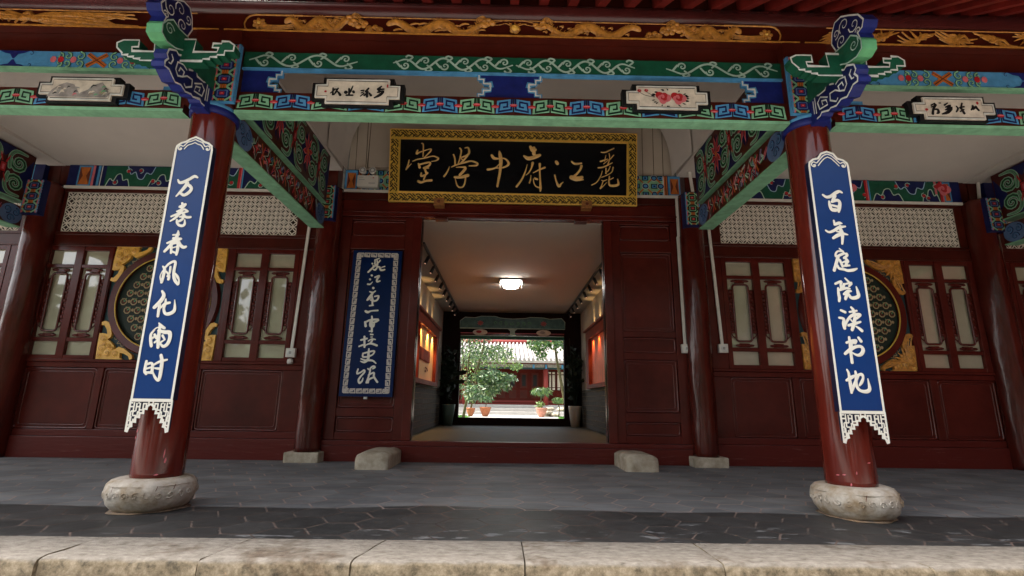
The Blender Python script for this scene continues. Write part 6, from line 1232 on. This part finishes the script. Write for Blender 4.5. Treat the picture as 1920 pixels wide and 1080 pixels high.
tree('broadleaf_tree', 'large multi-stemmed tree with drooping dark leaves left in the garden', (-1.75, 14.6, 0), [([(-1.6, 14.5, 0), (-1.45, 14.5, 0.9), (-1.20, 14.5, 1.7), (-0.9, 14.5, 2.6), (-0.8, 14.5, 3.6)], 0.06, 0.02), ([(-1.45, 14.5, 0.8), (-1.5, 14.5, 1.6), (-1.42, 14.5, 2.6), (-1.5, 14.5, 4)], 0.04, 0.015), ([(-1.95, 14.8, 0), (-1.85, 14.8, 1.0), (-1.7, 14.8, 2.2), (-1.8, 14.8, 3.8)], 0.05, 0.02), ([(-1.3, 14.5, 1.35), (-0.9, 14.4, 1.75), (-0.3, 14.3, 1.8)], 0.025, 0.01)],
     [((-0.55, 14.3, 1.62), (0.68, 0.5, 0.32), 1100), ((-0.60, 14.3, 1.18), (0.40, 0.4, 0.28), 420), ((0.12, 14.3, 1.58), (0.42, 0.35, 0.16), 230), ((-1.2, 14.7, 2.6), (0.9, 0.8, 0.35), 330), ((-0.3, 14.7, 2.7), (0.7, 0.7, 0.28), 240), ((-1.15, 13.6, 1.0), (0.35, 0.3, 0.35), 260), ((-0.2, 14.2, 1.28), (0.5, 0.3, 0.16), 240), ((-1.5, 14.6, 3.5), (1.4, 1.2, 0.6), 900), ((-1.55, 14.5, 1.3), (0.3, 0.3, 0.5), 170)], ['leaf_dark', 'leaf_mid', 'leaf_dark', 'leaf_light', 'leaf_pale'], seed=3, size=0.19, squash=0.5, droop=0.35)
tree('slender_tree', 'slender leaning tree with bright green leaves at the right of the garden view', (2.5, 14.5, 0), [([(2.52, 14.5, 0), (2.42, 14.5, 0.7), (2.28, 14.5, 1.4), (2.13, 14.5, 2.2), (2.0, 14.5, 3.1), (1.9, 14.5, 4)], 0.075, 0.035)],
     [((1.35, 14.3, 2.95), (0.5, 0.4, 0.32), 520), ((1.45, 14.3, 2.55), (0.25, 0.25, 0.25), 130), ((2.2, 14.4, 2.95), (0.5, 0.4, 0.28), 330), ((1.8, 14.4, 3.6), (1.1, 0.9, 0.5), 800)], ['leaf_mid', 'leaf_light', 'leaf_mid'], seed=5, size=0.13)
tree('broadleaf_tree', 'hazy yellow-green tree rising behind the roof of the opposite hall', (-1, 30, 0), [([(-2, 30, 0), (-1.8, 30, 3), (-1.4, 30, 6)], 0.2, 0.1)], [((-3.4, 29, 4.8), (2.8, 2, 1.7), 1700), ((-0.4, 30, 5.6), (2.2, 2, 1.4), 900), ((3.6, 31, 6.6), (3, 2, 1.6), 700)], ['leaf_light', 'leaf_mid'], seed=6, size=0.4)
tree('broadleaf_tree', 'thin yellowish tree in front of the tiled roof, left of the garden view', (-0.6, 18.4, 0), [([(-1.6, 18.4, 0), (-1.3, 18.4, 2), (-0.9, 18.4, 4)], 0.05, 0.02)], [((-0.6, 18.4, 2.75), (1.2, 0.6, 0.55), 420), ((0.55, 18.4, 2.35), (0.35, 0.3, 0.2), 90), ((-1.5, 18.4, 2.6), (0.6, 0.5, 0.9), 260)], ['leaf_light', 'leaf_light', 'leaf_mid'], seed=9, size=0.15)
pots = [(-1.47, 16.9, 0.19, 0.36, 'terracotta', 'banded orange clay pot beside the tree on the grass', False), (-0.83, 17.1, 0.245, 0.40, 'terracotta', 'wide orange bowl pot left of the courtyard steps', True), (1.68, 17.1, 0.25, 0.40, 'terracotta_pink', 'pinkish bowl pot with a spreading grassy plant right of the courtyard steps', True)]
for x, y, r_, h, m_, lab, bowl in pots:
    t = thing('potted_shrub', lab, 'potted plant', (x, y, 0), 'clay pots in the garden'); rn = random.Random(int(x * 31)); s_ = MB()
    s_.lathe([(r_ * 0.45, 0), (r_ * 0.55, 0.04), (r_ * 0.88, h * 0.55), (r_ * 0.98, h * 0.85), (r_ * 1.05, h * 0.9), (r_ * 1.05, h), (r_ * 0.92, h), (r_ * 0.9, h * 0.88)], (x, y, -0.004), m_, seg=28)
    if not bowl: s_.lathe([(r_ * 0.96, 0), (r_ * 1.0, 0.015), (r_ * 0.96, 0.03)], (x, y, h * 0.55), m_, seg=28, cap=False)
    s_.build('pot', t); s_ = MB()
    if x > 0:
        s_.tube([(x, y, h * .8), (x - 0.03, y, 0.75), (x + 0.02, y, 1.05)], 0.02, 'trunk', seg=6)
        leaves(s_, (x, y, 1.16), (0.45, 0.35, 0.18), 520, 0.2, ['leaf_mid', 'leaf_dark', 'leaf_light'], rn, droop=0.7, squash=0.3); leaves(s_, (x - 0.06, y, 0.55), (0.2, 0.2, 0.16), 130, 0.1, ['leaf_light'], rn)
    else:
        s_.tube([(x, y, h * .8), (x + 0.05, y, 0.6), (x, y, 0.85)], 0.018, 'trunk', seg=6); leaves(s_, (x, y, 0.78), (0.36, 0.3, 0.15) if bowl else (0.2, 0.2, 0.14), 260, 0.16, ['leaf_mid', 'leaf_dark'], rn, squash=0.4, droop=0.2)
    s_.build('foliage', t)
rn = random.Random(4); t = thing('clipped_shrub', 'small round bright green clipped shrub near the leaning tree', 'shrub', (2.45, 17.2, 0)); s_ = MB(); s_.tube([(2.45, 17.2, 0), (2.5, 17.2, 0.4), (2.4, 17.2, 0.62)], 0.02, 'trunk', seg=6); s_.build('trunk', t); s_ = MB(); leaves(s_, (2.45, 17.2, 0.72), (0.30, 0.28, 0.15), 700, 0.06, ['leaf_light', 'leaf_mid'], rn); s_.build('crown', t)
t = thing('rockery', 'low stack of pale garden rocks and planter blocks behind the pink pot', 'rocks', (2.25, 17.9, 0)); rn = random.Random(12)
for k in range(7):
    s_ = MB(); x, y, z, r_ = 2.0 + rn.uniform(-.1, .75), 18.0 + rn.uniform(-.2, .4), (0.0, 0.12, 0.26)[k % 3], rn.uniform(.14, .24); s_.lathe([(r_ * .8, 0), (r_, r_ * .2), (r_ * .9, r_ * .5), (r_ * .5, r_ * .75), (0.02, r_ * .8)], (x, y, z - .004), 'stone', seg=12, fn=lambda a, zz: 0.05 * math.sin(3 * a + k) + 0.03 * math.sin(5 * a + 9 * zz)); s_.build('rock', t)
# closed end of the porch on the right, and the planted court behind the photographer (mirrored in panes and lacquer)
s_ = MB(); s_.box(8.3, 8.5, -3.3, 0.0, 0.0, 4.5, 'maroon_dark'); o = s_.build('end_wall'); tag(o, 'maroon end wall closing the porch on the right', 'wall')
s_ = MB(); s_.box(9.5, 14, -20, -3.4, -0.8, 7.0, 'maroon_dark'); tag(s_.build('right_light_blocker'), kind='structure')  # unseen dark block added at front right to dim the right-hand ceiling
s_ = MB(); rn = random.Random(21)
for k in range(30):
    x = -40 + k * 2.75; y = -14 + rn.uniform(-2, 2); h = 4.0 + rn.uniform(-.5, .9) if x < -11 else 6.6 + rn.uniform(-.8, 1.2)
    s_.tube([(x, y, -0.8), (x + 0.3, y, h * 0.6)], 0.16, 'trunk', seg=6)
    if 7 < x < 13: leaves(s_, (x, y, 5.2), (2.0, 1.4, 1.6), 420, 0.6, ['leaf_dark', 'leaf_mid'], rn)
    else: leaves(s_, (x, y, h * 0.42), (2.2, 1.4, h * 0.62), 620, 0.7, ['leaf_dark', 'leaf_mid'], rn)
tag(s_.build('garden_woods'), kind='stuff')
